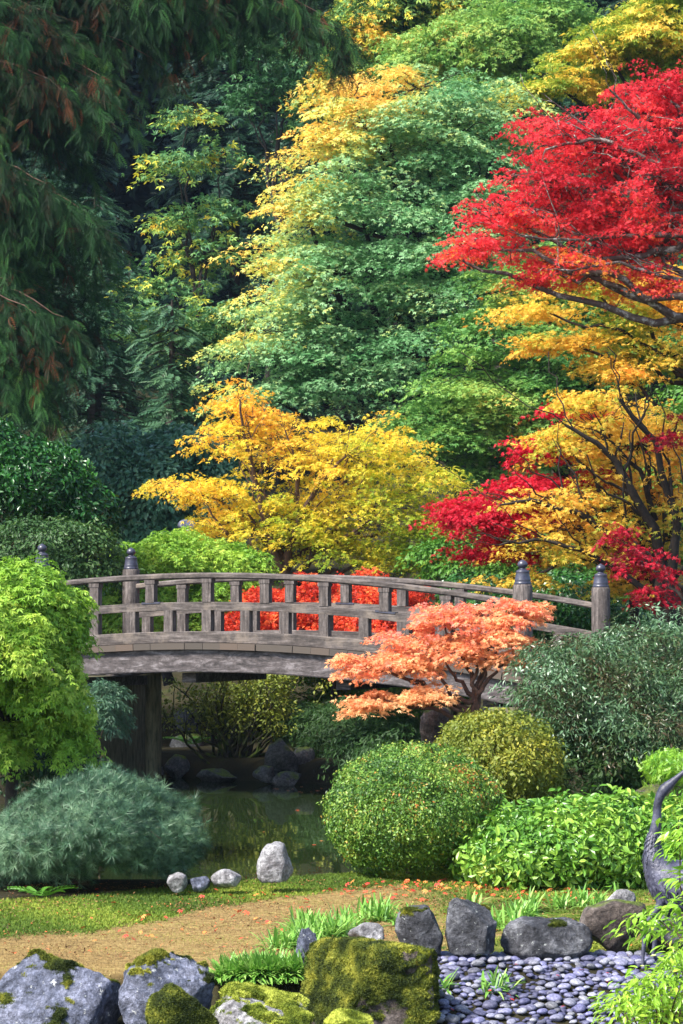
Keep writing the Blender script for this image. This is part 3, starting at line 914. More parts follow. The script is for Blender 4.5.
cand = []
u = rs.random
tries = 0
pts = []
while tries < 60000 and len(pts) < 2300:
    tries += 1
    x = rs.uniform(.15, 2.25); y = rs.uniform(15.2, 16.8)
    if x < .55 - (y - 15.5) * .02 and y > 15.9: continue
    s_ = .018 + .034 * rs.random() ** 1.3
    if all((x - a) ** 2 + (y - b) ** 2 > (.80 * (s_ + c)) ** 2 for a, b, c in pts[-1500:]):
        pts.append((x, y, s_))
pts.sort(key=lambda p: p[1])
def pix(x, y, z):
    dy = y * cp + (z - E) * sp; dz = (z - E) * cp - y * sp
    return 341.5 + F * x / dy, 512 - F * dz / dy
vis = []
rest = []
for x, y, s_ in pts:
    px, py = pix(x, y, z1(x, y))
    (vis if (432 < px < 650 and 950 < py < 1028) else rest).append((x, y, s_))
# the largest in view are things of their own, the rest one layer of gravel
vis.sort(key=lambda p: -p[2])
indiv, rest = vis[:300], rest + vis[300:]
proto = None
for k, (x, y, s_) in enumerate(indiv):
    me = variants[k % 8][2]
    if proto is None:
        o = bpy.data.objects.new('pebble', me)
        tag(o, 'smooth flat purple-grey river pebble lying in the pebble bed', 'pebble', 'river pebbles in the bed')
        proto = o
    else:
        o = proto.copy(); o.data = me
    o.location = (x, y, z1(x, y) + .012 + rs.uniform(0, .012))
    o.scale = (s_ * rs.uniform(.9, 1.15), s_ * rs.uniform(.75, 1.0), s_ * rs.uniform(.42, .6))
    o.rotation_euler = (rs.uniform(-.2, .2) + .2, rs.uniform(-.2, .2), rs.uniform(-.7, .7))
    COL.objects.link(o)
mb = MB()
for (x, y, s_) in rest + [(rs.uniform(.2, 2.2), rs.uniform(15.2, 16.8), rs.uniform(.02, .032)) for _ in range(900)]:
    V, Fq, _ = variants[rs.integers(8)]
    a = rs.uniform(0, 6)
    Rz = np.array([(math.cos(a), -math.sin(a), 0), (math.sin(a), math.cos(a), 0), (0, 0, 1)])
    mb.add((V * np.array([s_ * 1.1, s_ * .85, s_ * .5])) @ Rz.T + np.array([x, y, z1(x, y) + (.0 if s_ < .0321 else .012)]), Fq)
tag(mb.obj('gravel', peb_m, smooth=True), 'small grey gravel and pebbles filling the bed between the larger pebbles', 'gravel', kind='stuff')

# ------------------------------------------------------------------ crane statue
bronze = tex_mat('blue_bronze', [(.35, (.02, .02, .035)), (.5, (.05, .05, .08)), (.65, (.11, .11, .16))], 14, 6, .45, .3, spec=.5)
CD = 13.55
croot = thing('crane_statue', (*P(650, 967, CD)[:2], P(650, 967, CD)[2]), 'bluish dark bronze crane statue with raised beak, standing at the pebbles', 'statue')


def spine(mb, pts, rad, seg=18, sub=6, ry=None):
    """smooth tube through control points"""
    pts = np.array(pts, float); n = len(pts)
    t = np.arange(n); tt = np.linspace(0, n - 1, (n - 1) * sub + 1)
    def cr(a):
        a = np.asarray(a, float)
        out = []
        for q in tt:
            i = min(int(q), n - 2); f = q - i
            p0 = a[max(i - 1, 0)]; p1 = a[i]; p2 = a[i + 1]; p3 = a[min(i + 2, n - 1)]
            out.append(.5 * ((2 * p1) + (-p0 + p2) * f + (2 * p0 - 5 * p1 + 4 * p2 - p3) * f * f + (-p0 + 3 * p1 - 3 * p2 + p3) * f ** 3))
        return np.array(out)
    c = cr(pts); r = np.maximum(cr(rad), .0015)
    mb.tube(c, r, seg)
    return c, r


mb = MB()
C_ = lambda px, py, dd=0: P(px, py, CD + dd)
cc = M(1, CD)
# tail > body > chest > neck > head > beak in one surface
cpts = [C_(740, 905), C_(725, 900), C_(705, 892), C_(685, 886), C_(668, 878), C_(656, 862), C_(653, 846), C_(655, 832), C_(657, 818), C_(657.5, 806), C_(660, 797), C_(664, 790), C_(670, 784.5), C_(677, 778), C_(686, 770), C_(700, 757)]
crad = [cc * v for v in (4, 12, 20, 25, 23, 13.5, 8.2, 6.0, 4.6, 4.2, 4.6, 5.6, 4.6, 3.0, 2.0, .6)]
c_, r_c = spine(mb, cpts, crad, 20, 6)
mb.obj('body', bronze, croot, smooth=True)
# overlapping feathers on the body and neck base
rs = np.random.default_rng(77)
Pf, Nf, Df, Sf = [], [], [], []
for q in range(4, 44):
    if r_c[q] < cc * 6.0: continue
    tan = c_[q - 1] - c_[q + 1]; tan /= np.linalg.norm(tan)
    s1 = np.cross(tan, [0, 1, 0]); s1 /= np.linalg.norm(s1); s2 = np.cross(tan, s1)
    nring = max(8, int(r_c[q] / cc * .9))
    for j in range(nring):
        a = 2 * PI * (j + .5 * (q % 2)) / nring + rs.uniform(-.06, .06)
        o_ = s1 * math.cos(a) + s2 * math.sin(a)
        Pf.append(c_[q] + o_ * r_c[q] * 1.0); Nf.append(o_ + tan * -.38); Df.append(tan + o_ * .18); Sf.append(min(.075, max(.03, r_c[q] * .42)))
TPL['feather'] = quads([(0, 0, 0), (.5, 0, .09), (.45, .33, 0), (.12, .2, 0)], [(.5, 0, .09), (1, 0, .03), (.85, .2, 0), (.45, .33, 0)],
                       [(0, 0, 0), (.12, -.2, 0), (.45, -.33, 0), (.5, 0, .09)], [(.5, 0, .09), (.45, -.33, 0), (.85, -.2, 0), (1, 0, .03)])
Vv, Fv, k = stamp(rs, np.array(Pf), np.array(Nf), np.array(Df), np.array(Sf), 'feather')
link('plumage', arr_mesh('plumage', Vv, [Fv], bronze, smooth=True), croot)
for k, (hx, hy, kx, ky, fx, fy, dd) in enumerate([(660, 905, 645, 930, 643, 967, -.05), (674, 905, 656, 934, 653, 965, .08)]):
    mb = MB()
    spine(mb, [C_(hx, hy - 14, dd), C_(hx, hy, dd), C_(kx + 2, ky - 8, dd), C_(kx, ky, dd), C_(fx, fy - 10, dd), C_(fx, fy, dd)], [cc * 7, cc * 4.2, cc * 2.0, cc * 2.6, cc * 1.7, cc * 2.1], 10, 5)
    ft = C_(fx, fy, dd)
    for a in (-.7, 0, .7, PI):
        L_f = .07 if a != PI else .035
        spine(mb, [ft, ft + np.array([-math.cos(a) * L_f * .5, -math.sin(a) * L_f * .5, .008]), ft + np.array([-math.cos(a) * L_f, -math.sin(a) * L_f, -.012])], [cc * 1.8, cc * 1.4, cc * .5], 8, 3)
    mb.obj('leg', bronze, croot, smooth=True)

# ------------------------------------------------------------------ near plants
def noise_t(scale, seed, amp=.5, base=.5):
    def f(Pn, Cc):
        ph = np.array([seed * 1.3, seed * .7, seed * 2.1])
        q = Pn * scale + ph
        v = np.sin(q[:, 0] * 1.1 + 1.7 * np.sin(q[:, 2] * .9)) * np.cos(q[:, 1] * .8 + q[:, 2] * 1.3) + .5 * np.sin(q[:, 0] * 2.7 + q[:, 2] * 3.1)
        return base + amp * v / 1.5
    return f


# azalea ball and companions: dense clumps facing outwards
def shrub(name, label, items, d, seed, leaf, npads, padR, n_per, size, kind='oval', base=None, cat='shrub', bark=bark_brown, stem='stem', fol='foliage', group=None, **kw):
    L = lob(items, d)
    if base is None:
        c = np.mean([l[0] for l in L], axis=0); base = (c[0], c[1], z1(c[0], c[1]))
    kw.setdefault('tilt', .85); kw.setdefault('flat', .3); kw.setdefault('droop', .05); kw.setdefault('fill', .85)
    fork = np.array(base) + np.array([0, 0, max(.1, (np.mean([l[0][2] for l in L]) - base[2]) * .35)])
    return make_tree(name, label, cat, base, fork, L, seed, leaf, bark, npads, padR, n_per, size, kind, trunk_name=stem, crown_name=fol, group=group,
                     nbr=kw.pop('nbr', 60), r0=kw.pop('r0', .035), **kw)


shrub('azalea_bush', 'clipped round green azalea dome with rusty patches on its top, near the pond', [(414, 811, 83, 61, 0, .95), (408, 820, 74, 52, 0, .92)], 18.1, 101, azalea_leaf,
      1000, .085, 110, .022, 'diamond', fill=.92, zcut=-.75, rag=.025, tfun=noise_t(3.0, 4, .14, .50), jit=.7, flat=.6, pvar=.6, lvar=.5)
shrub('azalea_bush', 'yellow-olive rounded shrub behind the clipped azalea dome', [(500, 768, 54, 52, 0, .8), (478, 745, 35, 28, .4, .6), (520, 800, 40, 40, 0, .6)], 20.4, 102, yolive_leaf,
      420, .11, 75, .035, 'diamond', rag=.08, flat=.5, fill=.85, zcut=-.7, tfun=noise_t(2.5, 7, .25, .5), jit=.8)
shrub('broadleaf_hedge', 'low wide hedge of glossy bright green leaves at the right of the path', [(570, 850, 96, 40, 0, .75), (518, 854, 46, 32, -.1, .6), (650, 846, 80, 40, .2, .75), (720, 842, 60, 42, .2, .8)], 17.6, 103, hedge_leaf,
      900, .12, 75, .055, 'oval', fill=.85, zcut=-.8, rag=.13, pvar=.5, tfun=noise_t(2.0, 5, .12, .5), jit=.9, flat=.6, wid=.95, cat='hedge')
# mugo pine
shrub('mugo_pine', 'low spreading blue-green dwarf pine mound at the left pond edge', [(100, 838, 84, 50, 0, .95), (48, 850, 50, 40, .1, .8), (158, 852, 36, 34, -.1, .5), (100, 806, 48, 24, 0, .6), (0, 862, 30, 26, .1, .5)], 17.4, 104, pine_leaf,
      760, .09, 17, .070, 'needles', fill=.72, zcut=-.35, rag=.16, tfun=noise_t(1.6, 9, .12, .42), jit=.35, flat=.9, pvar=.45, cat='pine', r0=.06, nbr=120, lvar=.3)
# grey green shrub on the right
shrub('silverleaf_shrub', 'large grey-green shrub with silvery leaf tips in front of the bridge end', [(600, 680, 70, 55, 0, 1.0), (650, 655, 60, 45, .5, 1.0), (560, 690, 45, 35, -.2, .8), (660, 720, 60, 50, -.2, .9),
      (590, 735, 55, 30, -.3, .7), (560, 660, 35, 30, .2, .6), (700, 690, 60, 70, 0, 1)], 21.5, 105, grey_leaf,
      480, .17, 80, .046, 'lance', fill=.5, zcut=-.8, rag=.2, tfun=noise_t(2.6, 3, .3, .42), jit=.8, flat=.35, wid=1.1, tilt=.3, stretch=1.6, droop=.5, pvar=.5, r0=.07, nbr=130, bark=bark_mossy)
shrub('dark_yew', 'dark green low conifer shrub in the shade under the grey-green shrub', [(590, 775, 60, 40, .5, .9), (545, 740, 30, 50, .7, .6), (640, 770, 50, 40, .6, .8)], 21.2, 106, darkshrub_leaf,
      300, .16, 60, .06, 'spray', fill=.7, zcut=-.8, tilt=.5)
shrub('yellow_conifer', 'small yellow-green feathery conifer at the right edge behind the hedge', [(676, 768, 28, 14, 0, .45)], 19.8, 107, nandina_leaf, 60, .12, 40, .06, 'spray', fill=.6, tfun=noise_t(2, 2, .1, .35))
# bright green laceleaf maple, left
make_tree('green_maple', 'bright green domed maple with cascading foliage at the left edge', 'maple tree', (*P(10, 800, 21.5)[:2], .25), P(10, 720, 21.5), lob([(8, 622, 66, 62, 0, 1.1), (46, 672, 34, 52, -.1, .8), (-20, 660, 50, 50, 0, 1),
          (22, 598, 42, 36, .2, .8), (60, 620, 22, 36, .1, .5), (70, 728, 17, 46, -.1, .4), (10, 695, 34, 30, -.2, .5), (-10, 740, 40, 24, 0, .5), (40, 725, 30, 24, .2, .5)], 21.5), 110, green_bright, bark_dark, 700, .14, 80, .052, 'maple', r0=.05, fill=.6, zcut=-.6, rag=.16,
          tilt=.4, flat=.22, droop=.6, jit=.5, hang=.5, tfun=noise_t(1.5, 1, .14, .47))
shrub('dark_shrub', 'dark shrub added to darken the hollow under the bright green maple at the left edge', [(10, 760, 50, 50, 0, .6), (60, 770, 36, 34, .2, .5)], 22.8, 115, darkshrub_leaf, 160, .14, 50, .05, 'diamond', fill=.6, tilt=.4, tfun=noise_t(2, 2, .15, .3))  # added dark foliage, stands in for the shade below the maple
shrub('blue_green_juniper', 'small blue-green bush beside the dark bridge abutment', [(104, 715, 22, 34, 0, .45)], 25.5, 111, pine_leaf, 90, .10, 50, .05, 'spray', fill=.6, tilt=.4, tfun=noise_t(2, 2, .1, .3))
# peach maple
peach_l = lob([(395, 668, 60, 12, 0, .5), (440, 655, 60, 14, .1, .55), (485, 618, 66, 15, .1, .5), (440, 618, 36, 14, .1, .4), (500, 640, 44, 12, 0, .45), (510, 660, 28, 9, 0, .4), (420, 642, 46, 12, .2, .4),
               (380, 700, 30, 9, -.2, .35), (425, 696, 34, 10, -.2, .4), (350, 660, 18, 7, -.1, .3), (515, 605, 26, 8, .1, .3), (365, 708, 22, 7, -.2, .3)], 24.6)
make_tree('peach_maple', 'small layered maple with peach and pink leaves in front of the bridge', 'maple tree', (*P(480, 722, 24.6)[:2], .5), P(477, 700, 24.6), peach_l, 112, peach_leaf, bark_brown,
          330, .12, 60, .042, 'maple5', r0=.055, fill=.3, zcut=-.7, tilt=.1, flat=.22, droop=.35, jit=.5, limb_up=.02, nbr=160, back=1,
          tfun=lambda Pn, Cc: .72 - .28 * np.clip((Pn[:, 2] - P(0, 660, 24.6)[2]) * 1.6 + (P(470, 0, 24.6)[0] - Pn[:, 0]) * .35, -.8, 1.2))
# ---------------- under the bridge, far shore
rs = np.random.default_rng(120)
base = P(232, 772, 32.6)
root = thing('willow_shrub', base, 'many-stemmed shrub with thin dark upright branches under the bridge', 'shrub')
mb = MB(); tips = []
for k in range(34):
    a = rs.uniform(-.95, .95); l = rs.uniform(1.0, 1.7)
    b0 = base + np.array([rs.uniform(-.25, .3), rs.uniform(-.2, .2), 0])
    tip = b0 + np.array([math.sin(a) * l * .85, rs.uniform(-.4, .5), math.cos(a) * l])
    pth = limb(rs, b0, tip, 9, .12, .02); mb.tube(pth, np.linspace(.028, .008, 9), 5); tips += [pth[-1], pth[6], pth[7]]
    for q in range(3):
        s0_ = pth[rs.integers(3, 8)]; t2 = s0_ + np.array([rs.uniform(-.3, .35), rs.uniform(-.2, .2), rs.uniform(.2, .5)])
        mb.tube(limb(rs, s0_, t2, 5, .1, .02), np.linspace(.012, .005, 5), 4); tips.append(t2)
mb.obj('stem', bark_mossy, root, smooth=True)
tips = np.array(tips)
V, Fq, t = foliage(rs, tips, nrm(rs.normal(size=tips.shape)), .16, 40, .05, 'diamond', tilt=.3, flat=.6, jit=.8)
mb = MB(); mb.add(V, Fq, t); mb.obj('foliage', yolive_leaf, root)
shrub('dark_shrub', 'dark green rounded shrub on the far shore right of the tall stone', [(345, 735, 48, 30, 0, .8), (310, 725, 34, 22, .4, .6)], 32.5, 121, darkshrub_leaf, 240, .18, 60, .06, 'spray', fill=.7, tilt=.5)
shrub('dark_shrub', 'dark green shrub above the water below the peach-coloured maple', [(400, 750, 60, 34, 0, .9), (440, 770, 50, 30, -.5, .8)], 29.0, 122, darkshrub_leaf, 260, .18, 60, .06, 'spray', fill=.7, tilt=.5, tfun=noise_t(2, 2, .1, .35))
shrub('green_shrub', 'mid green shrub under the bridge behind the dark shore shrubs', [(300, 700, 60, 30, 0, .8), (370, 705, 60, 28, 0, .8), (430, 700, 40, 40, -.3, .8)], 35, 123, green_mid, 260, .2, 60, .06, 'diamond', fill=.7, tilt=.5)
# ---------------- behind the bridge
make_tree('green_maple', 'low mounded green maple behind the left end of the bridge', 'maple tree', (*P(170, 640, 35.5)[:2], 1.2), P(170, 610, 35.5), lob([(175, 560, 66, 26, 0, 1.2), (215, 585, 48, 32, 0, 1.1), (125, 595, 34, 42, .2, .9), (165, 610, 74, 40, 0, 1.2),
          (235, 568, 30, 18, -.2, .6), (225, 620, 40, 30, .3, .9)], 35.5), 130, green_bright, bark_dark, 460, .22, 90, .062, 'maple', r0=.08, fill=.6, zcut=-.5, rag=.18, pvar=.45,
          tilt=.3, flat=.16, droop=.5, jit=.5, hang=.4, tfun=noise_t(1.3, 2, .12, .42))
make_tree('laceleaf_maple', 'low vermilion laceleaf maple glowing behind the bridge railing', 'maple tree', (*P(335, 660, 34.3)[:2], .9), P(335, 630, 34.3), lob([(330, 612, 86, 34, 0, 1.2), (270, 622, 40, 34, 0, .9), (395, 622, 44, 26, 0, .9), (330, 640, 110, 30, -.2, 1)], 34.3), 131,
          orangered_leaf, bark_dark, 560, .16, 80, .05, 'maple5', r0=.06, fill=.7, zcut=-.5, rag=.2, tilt=.4, flat=.3, droop=.5, hang=.5, jit=.9, lvar=.6, pvar=.5, tfun=noise_t(2, 2, .12, .5))
def path_px(d, ra, rb, *pp):
    return ([P(a, b, d + (0 if i == 0 else -.15 * i)) for i, (a, b) in enumerate(pp)], ra, rb)


yel = lob([(243, 405, 34, 30, 0, .9), (250, 440, 50, 36, 0, 1.2), (300, 455, 56, 44, .2, 1.3), (350, 462, 60, 40, 0, 1.3), (392, 455, 34, 26, -.2, .9), (415, 490, 56, 26, 0, 1.1), (190, 490, 42, 16, -.2, .8),
           (230, 500, 48, 24, 0, 1.0), (280, 520, 70, 36, 0, 1.4), (355, 515, 80, 40, 0, 1.4), (425, 530, 44, 26, -.2, 1), (215, 530, 34, 18, 0, .8), (330, 550, 80, 24, 0, 1.2), (400, 560, 60, 22, 0, 1.1)], 38.5)
ytx = P(0, 470, 38.5)[2]
make_tree('golden_maple', 'golden yellow maple turning green below, centred behind the bridge', 'maple tree', (*P(282, 640, 38.5)[:2], .9), P(283, 560, 38.5), yel, 132, yellow_leaf, bark_brown,
          640, .23, 64, .055, 'maple', r0=.085, fill=.2, zcut=-.7, tilt=.15, flat=.18, droop=.4, jit=.5, nbr=260, back=.8, rag=.2, stretch=1.5, limb_up=.03,
          tfun=lambda Pn, Cc:   .62 + .14 * np.clip(Pn[:, 2] - ytx, -1.4, 1.2) - .06 * (Pn[:, 0] + .3) + .08 * np.sin(Pn[:, 0] * 3 + Pn[:, 2] * 2),
          runs=[path_px(38.3, .07, .015, (283, 575), (264, 520), (250, 455), (240, 400)), path_px(38.3, .075, .015, (284, 575), (300, 520), (322, 480), (350, 452)),
                path_px(38.3, .05, .012, (280, 580), (238, 545), (208, 508)), path_px(38.3, .05, .012, (290, 580), (340, 540), (395, 505)), path_px(38.3, .04, .012, (300, 520), (296, 470), (285, 430))])
# amber tree at right
amb = lob([(600, 430, 56, 30, 0, 1), (640, 450, 56, 46, .2, 1.2), (570, 450, 40, 22, 0, .9), (548, 500, 46, 16, -.3, .7), (575, 530, 64, 20, 0, .9), (620, 510, 60, 36, .3, 1), (560, 555, 50, 18, 0, .8),
           (640, 560, 60, 40, .4, 1), (590, 400, 40, 14, 0, .7), (670, 500, 30, 60, 0, 1), (520, 580, 30, 14, .3, .6), (612, 590, 40, 14, .3, .6)], 31)
make_tree('amber_maple', 'spreading amber and yellow maple with long dark limbs at the right end of the bridge', 'maple tree', (*P(662, 640, 31)[:2], 1.5), P(668, 560, 31), amb, 133, amber_leaf, bark_dark,
          430, .19, 62, .048, 'maple5', r0=.10, fill=.2, zcut=-.7, rag=.2, stretch=1.5, tilt=.12, flat=.18, droop=.35, jit=.5, nbr=300, back=.8, limb_up=.03, twig=.45, tfun=noise_t(1.2, 6, .2, .38),
          runs=[path_px(30.7, .10, .02, (664, 630), (655, 530), (615, 460), (565, 425)), path_px(30.7, .08, .02, (668, 630), (678, 520), (655, 440), (620, 400)), path_px(30.75, .06, .012, (655, 560), (590, 520), (530, 500), (500, 505)),
                path_px(30.75, .05, .012, (660, 600), (600, 560), (545, 540), (500, 545)), path_px(30.75, .05, .012, (655, 520), (640, 470), (600, 430))])
redm = lob([(490, 525, 56, 18, 0, .8), (530, 490, 50, 18, .1, .8), (475, 510, 36, 14, 0, .6), (550, 450, 36, 16, .2, .6), (575, 412, 34, 10, .3, .5), (500, 552, 44, 12, 0, .6), (545, 520, 50, 14, .2, .7), (600, 480, 30, 12, .5, .6)], 31.6)
make_tree('crimson_maple', 'crimson maple reaching left between the golden tree and the amber tree', 'maple tree', (*P(640, 640, 31.6)[:2], 1.5), P(640, 545, 31.6), redm, 134, darkred_leaf, bark_dark,
          290, .19, 80, .050, 'maple5', r0=.07, rag=.2, stretch=1.5, fill=.25, zcut=-.7, tilt=.15, flat=.3, droop=.35, jit=.5, nbr=140, back=1, limb_up=.03, tfun=noise_t(1.2, 2, .15, .6))
redm2 = lob([(640, 565, 36, 22, 0, .6), (655, 595, 30, 20, 0, .6), (620, 535, 26, 12, 0, .4), (672, 440, 20, 16, 0, .5)], 29.8)
make_tree('crimson_maple', 'thin dark red maple twigs before the amber tree at the right edge', 'maple tree', (*P(690, 660, 29.8)[:2], 1.5), P(690, 600, 29.8), redm2, 135, darkred_leaf, bark_dark,
          60, .16, 34, .05, 'maple5', r0=.05, rag=.3, stretch=1.6, flat=.15, fill=.2, zcut=-.7, tilt=.2, jit=.6, nbr=80, back=1, tfun=noise_t(1.2, 2, .15, .35))
# red maple upper right
red = lob([(600, 150, 90, 40, 0, 1.2), (650, 110, 60, 36, .2, 1.1), (560, 190, 70, 36, 0, 1.1), (510, 220, 56, 30, -.2, .9), (480, 250, 48, 18, -.2, .8), (590, 220, 80, 30, .2, 1.1), (660, 190, 60, 50, 0, 1.2), (555, 265, 56, 16, 0, .8),
           (640, 240, 60, 24, 0, 1), (610, 272, 60, 16, .1, .9), (540, 285, 40, 9, 0, .6), (650, 290, 50, 12, 0, .7), (455, 258, 20, 8, -.2, .4), (560, 130, 46, 22, .1, .8), (665, 90, 40, 20, 0, .8), (700, 150, 50, 80, 0, 1.2)], 29)
rz0 = P(0, 235, 29)[2]
make_tree('scarlet_maple', 'scarlet red maple with lichened branches filling the upper right', 'maple tree', (*P(740, 640, 29)[:2], 1.5), P(745, 215, 29), red, 136, red_leaf, bark_lichen,
          760, .16, 58, .040, 'maple5', r0=.12, fill=.1, zcut=-.8, rag=.32, stretch=1.4, tilt=.15, flat=.3, droop=.3, jit=.85, nbr=620, back=.9, limb_up=.02, twig=.6, pvar=.35, lvar=.5,
          tfun=lambda Pn, Cc: .46 - .45 * np.clip((Pn[:, 2] - rz0) * .9, -1.1, .4) * (Pn[:, 0] > 1.6) + .12 * np.sin(Pn[:, 0] * 4 + Pn[:, 2] * 5),
          runs=[path_px(28.95, .05, .015, (745, 200), (660, 165), (600, 140), (545, 150)), path_px(28.95, .04, .012, (745, 250), (670, 235), (590, 240), (520, 235)), path_px(28.9, .035, .012, (660, 165), (640, 120), (610, 90)),
                path_px(28.95, .04, .012, (745, 290), (680, 280), (620, 262), (560, 270)), path_px(28.95, .03, .012, (590, 240), (530, 210), (480, 215))])
orr = lob([(630, 290, 70, 16, 0, 1), (660, 320, 60, 24, .3, 1), (600, 340, 50, 14, .3, .8), (650, 360, 60, 20, .3, 1), (690, 300, 40, 60, .3, 1), (570, 275, 40, 12, 0, .7), (620, 375, 40, 12, .3, .8), (540, 310, 50, 12, .3, .9), (560, 345, 40, 10, .2, .8)], 32.5)
make_tree('orange_maple', 'orange and yellow maple showing below the scarlet maple at the right edge', 'maple tree', (*P(730, 640, 32.5)[:2], 1.5), P(770, 380, 32.5), orr, 137, amber_leaf, bark_dark,
          300, .24, 60, .052, 'maple5', r0=.10, fill=.2, zcut=-.7, rag=.28, stretch=1.6, tilt=.1, flat=.12, jit=.5, nbr=160, back=.9, tfun=noise_t(1.3, 9, .38, .40))
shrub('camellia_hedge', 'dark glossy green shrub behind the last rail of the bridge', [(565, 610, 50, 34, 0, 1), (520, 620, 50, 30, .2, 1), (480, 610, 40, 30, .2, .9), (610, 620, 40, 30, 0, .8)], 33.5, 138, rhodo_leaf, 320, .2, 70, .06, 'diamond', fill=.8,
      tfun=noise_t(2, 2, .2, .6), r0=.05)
shrub('green_shrub', 'dense mid green shrub filling the space behind the amber and crimson maples', [(480, 565, 60, 34, 0, 1.2), (560, 560, 70, 40, 0, 1.2), (640, 530, 60, 70, .5, 1.4), (700, 460, 50, 90, .8, 1.4)], 37, 145, green_mid, 420, .26, 80, .075, 'diamond', fill=.75,
      tilt=.4, tfun=noise_t(1.6, 2, .25, .4), r0=.06)
# left behind bridge
shrub('rhododendron', 'dark green glossy rhododendron at the left edge under the cedar', [(30, 490, 62, 44, 0, 1.2), (80, 515, 30, 30, 0, .9), (-20, 480, 50, 60, 0, 1.2)], 34, 139, rhodo_leaf, 420, .24, 70, .08, 'oval', fill=.8, r0=.06, jit=.8, tfun=noise_t(1.6, 2, .2, .55))
shrub('olive_shrub', 'dull olive fine-leaved shrub below the rhododendron at the left edge', [(40, 552, 66, 32, 0, 1.1), (85, 570, 40, 40, 0, .8), (10, 580, 60, 40, 0, 1)], 32, 140, darkshrub_leaf, 380, .22, 80, .055, 'diamond', fill=.8, tilt=.5,
      tfun=noise_t(1.6, 5, .2, .6), r0=.06)
shrub('laurel_shrub', 'rounded blue-green shrub of broad leaves between the dark conifers and the bridge', [(150, 490, 60, 44, 0, 1.6), (190, 455, 46, 26, .5, 1.4), (115, 470, 40, 40, .4, 1.4), (160, 530, 70, 30, 0, 1.5), (210, 500, 40, 40, 0, 1.2)], 44, 142,
      leaf_mat('laurel_leaf', [(0, (.03, .08, .04)), (.5, (.07, .19, .10)), (1, (.22, .38, .22))], .15, .4, .5), 420, .3, 80, .11, 'diamond', fill=.75, tilt=.4, jit=.8, r0=.08)
# ---------------- big blue green maple
big = lob([(330, 150, 44, 30, 0, 1.4), (385, 130, 60, 40, 0, 1.8), (440, 150, 70, 50, .4, 2), (300, 205, 36, 30, -.2, 1.3), (355, 205, 70, 46, 0, 2), (430, 230, 90, 60, .3, 2.4), (290, 260, 40, 26, -.2, 1.3), (350, 280, 80, 50, 0, 2.2),
           (440, 300, 90, 60, .2, 2.4), (295, 310, 52, 26, -.2, 1.4), (320, 345, 76, 34, 0, 1.8), (400, 370, 80, 50, 0, 2.2), (340, 390, 76, 36, 0, 1.8), (300, 375, 40, 30, 0, 1.2), (420, 92, 60, 30, 0, 1.6), (262, 350, 36, 20, -.3, 1.2), (265, 395, 40, 16, -.3, 1.2), (355, 105, 40, 26, -.2, 1.2), (485, 112, 44, 30, .4, 1.4), (480, 210, 60, 60, .5, 2), (470, 150, 50, 40, .8, 1.8)], 49)
bxl = P(320, 0, 49)[0]


def big_t(Pn, Cc):
    """warm tips: the outer layers on the left flank and the top turn yellow and orange first"""
    edge = np.interp(Cc[:, 2], [P(0, q, 49)[2] for q in (420, 340, 300, 250, 190, 130, 80)], [P(q, 0, 49)[0] for q in (190, 262, 292, 300, 318, 345, 420)])
    blot = np.sin(Cc[:, 0] * 1.9 + Cc[:, 2] * 1.2) * np.sin(Cc[:, 2] * 2.6 + 1.0)
    warm = np.clip((edge - Cc[:, 0]) * 1.1 + .75 + .3 * blot, 0, 1)
    up = np.clip((Cc[:, 2] - P(0, 200, 49)[2]) * .4, 0, 1)
    return .40 + .44 * warm * (.8 + .35 * blot) + up * (.14 + .20 * blot) - .06 * blot


make_tree('japanese_maple', 'very large blue-green maple with orange-tipped layers rising in the centre', 'maple tree', (*P(470, 600, 49)[:2], 1.5), P(460, 420, 49), big, 143, blue_green, bark_dark,
          640, .58, 190, .074, 'maple', r0=.24, fill=.4, zcut=-.6, rag=.2, stretch=1.45, tilt=.14, flat=.09, droop=.42, jit=.4, nbr=300, back=.3, tfun=big_t, pvar=.32, lvar=.3)
mid = lob([(520, 340, 80, 44, 0, 2), (580, 370, 70, 50, 0, 2), (500, 400, 80, 40, -.2, 1.8), (460, 440, 56, 30, -.2, 1.5), (550, 420, 60, 40, 0, 1.6), (640, 350, 60, 60, 0, 2), (540, 290, 70, 40, .3, 1.8), (440, 410, 50, 30, 0, 1.4), (520, 460, 50, 30, 0, 1.4),
           (610, 300, 60, 40, .3, 1.6), (500, 500, 60, 40, .5, 1.6)], 43)
make_tree('green_maple', 'wide olive green maple below the scarlet maple, right of centre', 'maple tree', (*P(590, 610, 43)[:2], 1.5), P(585, 470, 43), mid, 144, olive_green, bark_dark,
          480, .50, 180, .068, 'maple', r0=.18, fill=.3, zcut=-.6, rag=.2, stretch=1.5, tilt=.1, flat=.08, droop=.35, jit=.35, nbr=300, back=.4, tfun=noise_t(.9, 4, .34, .45))
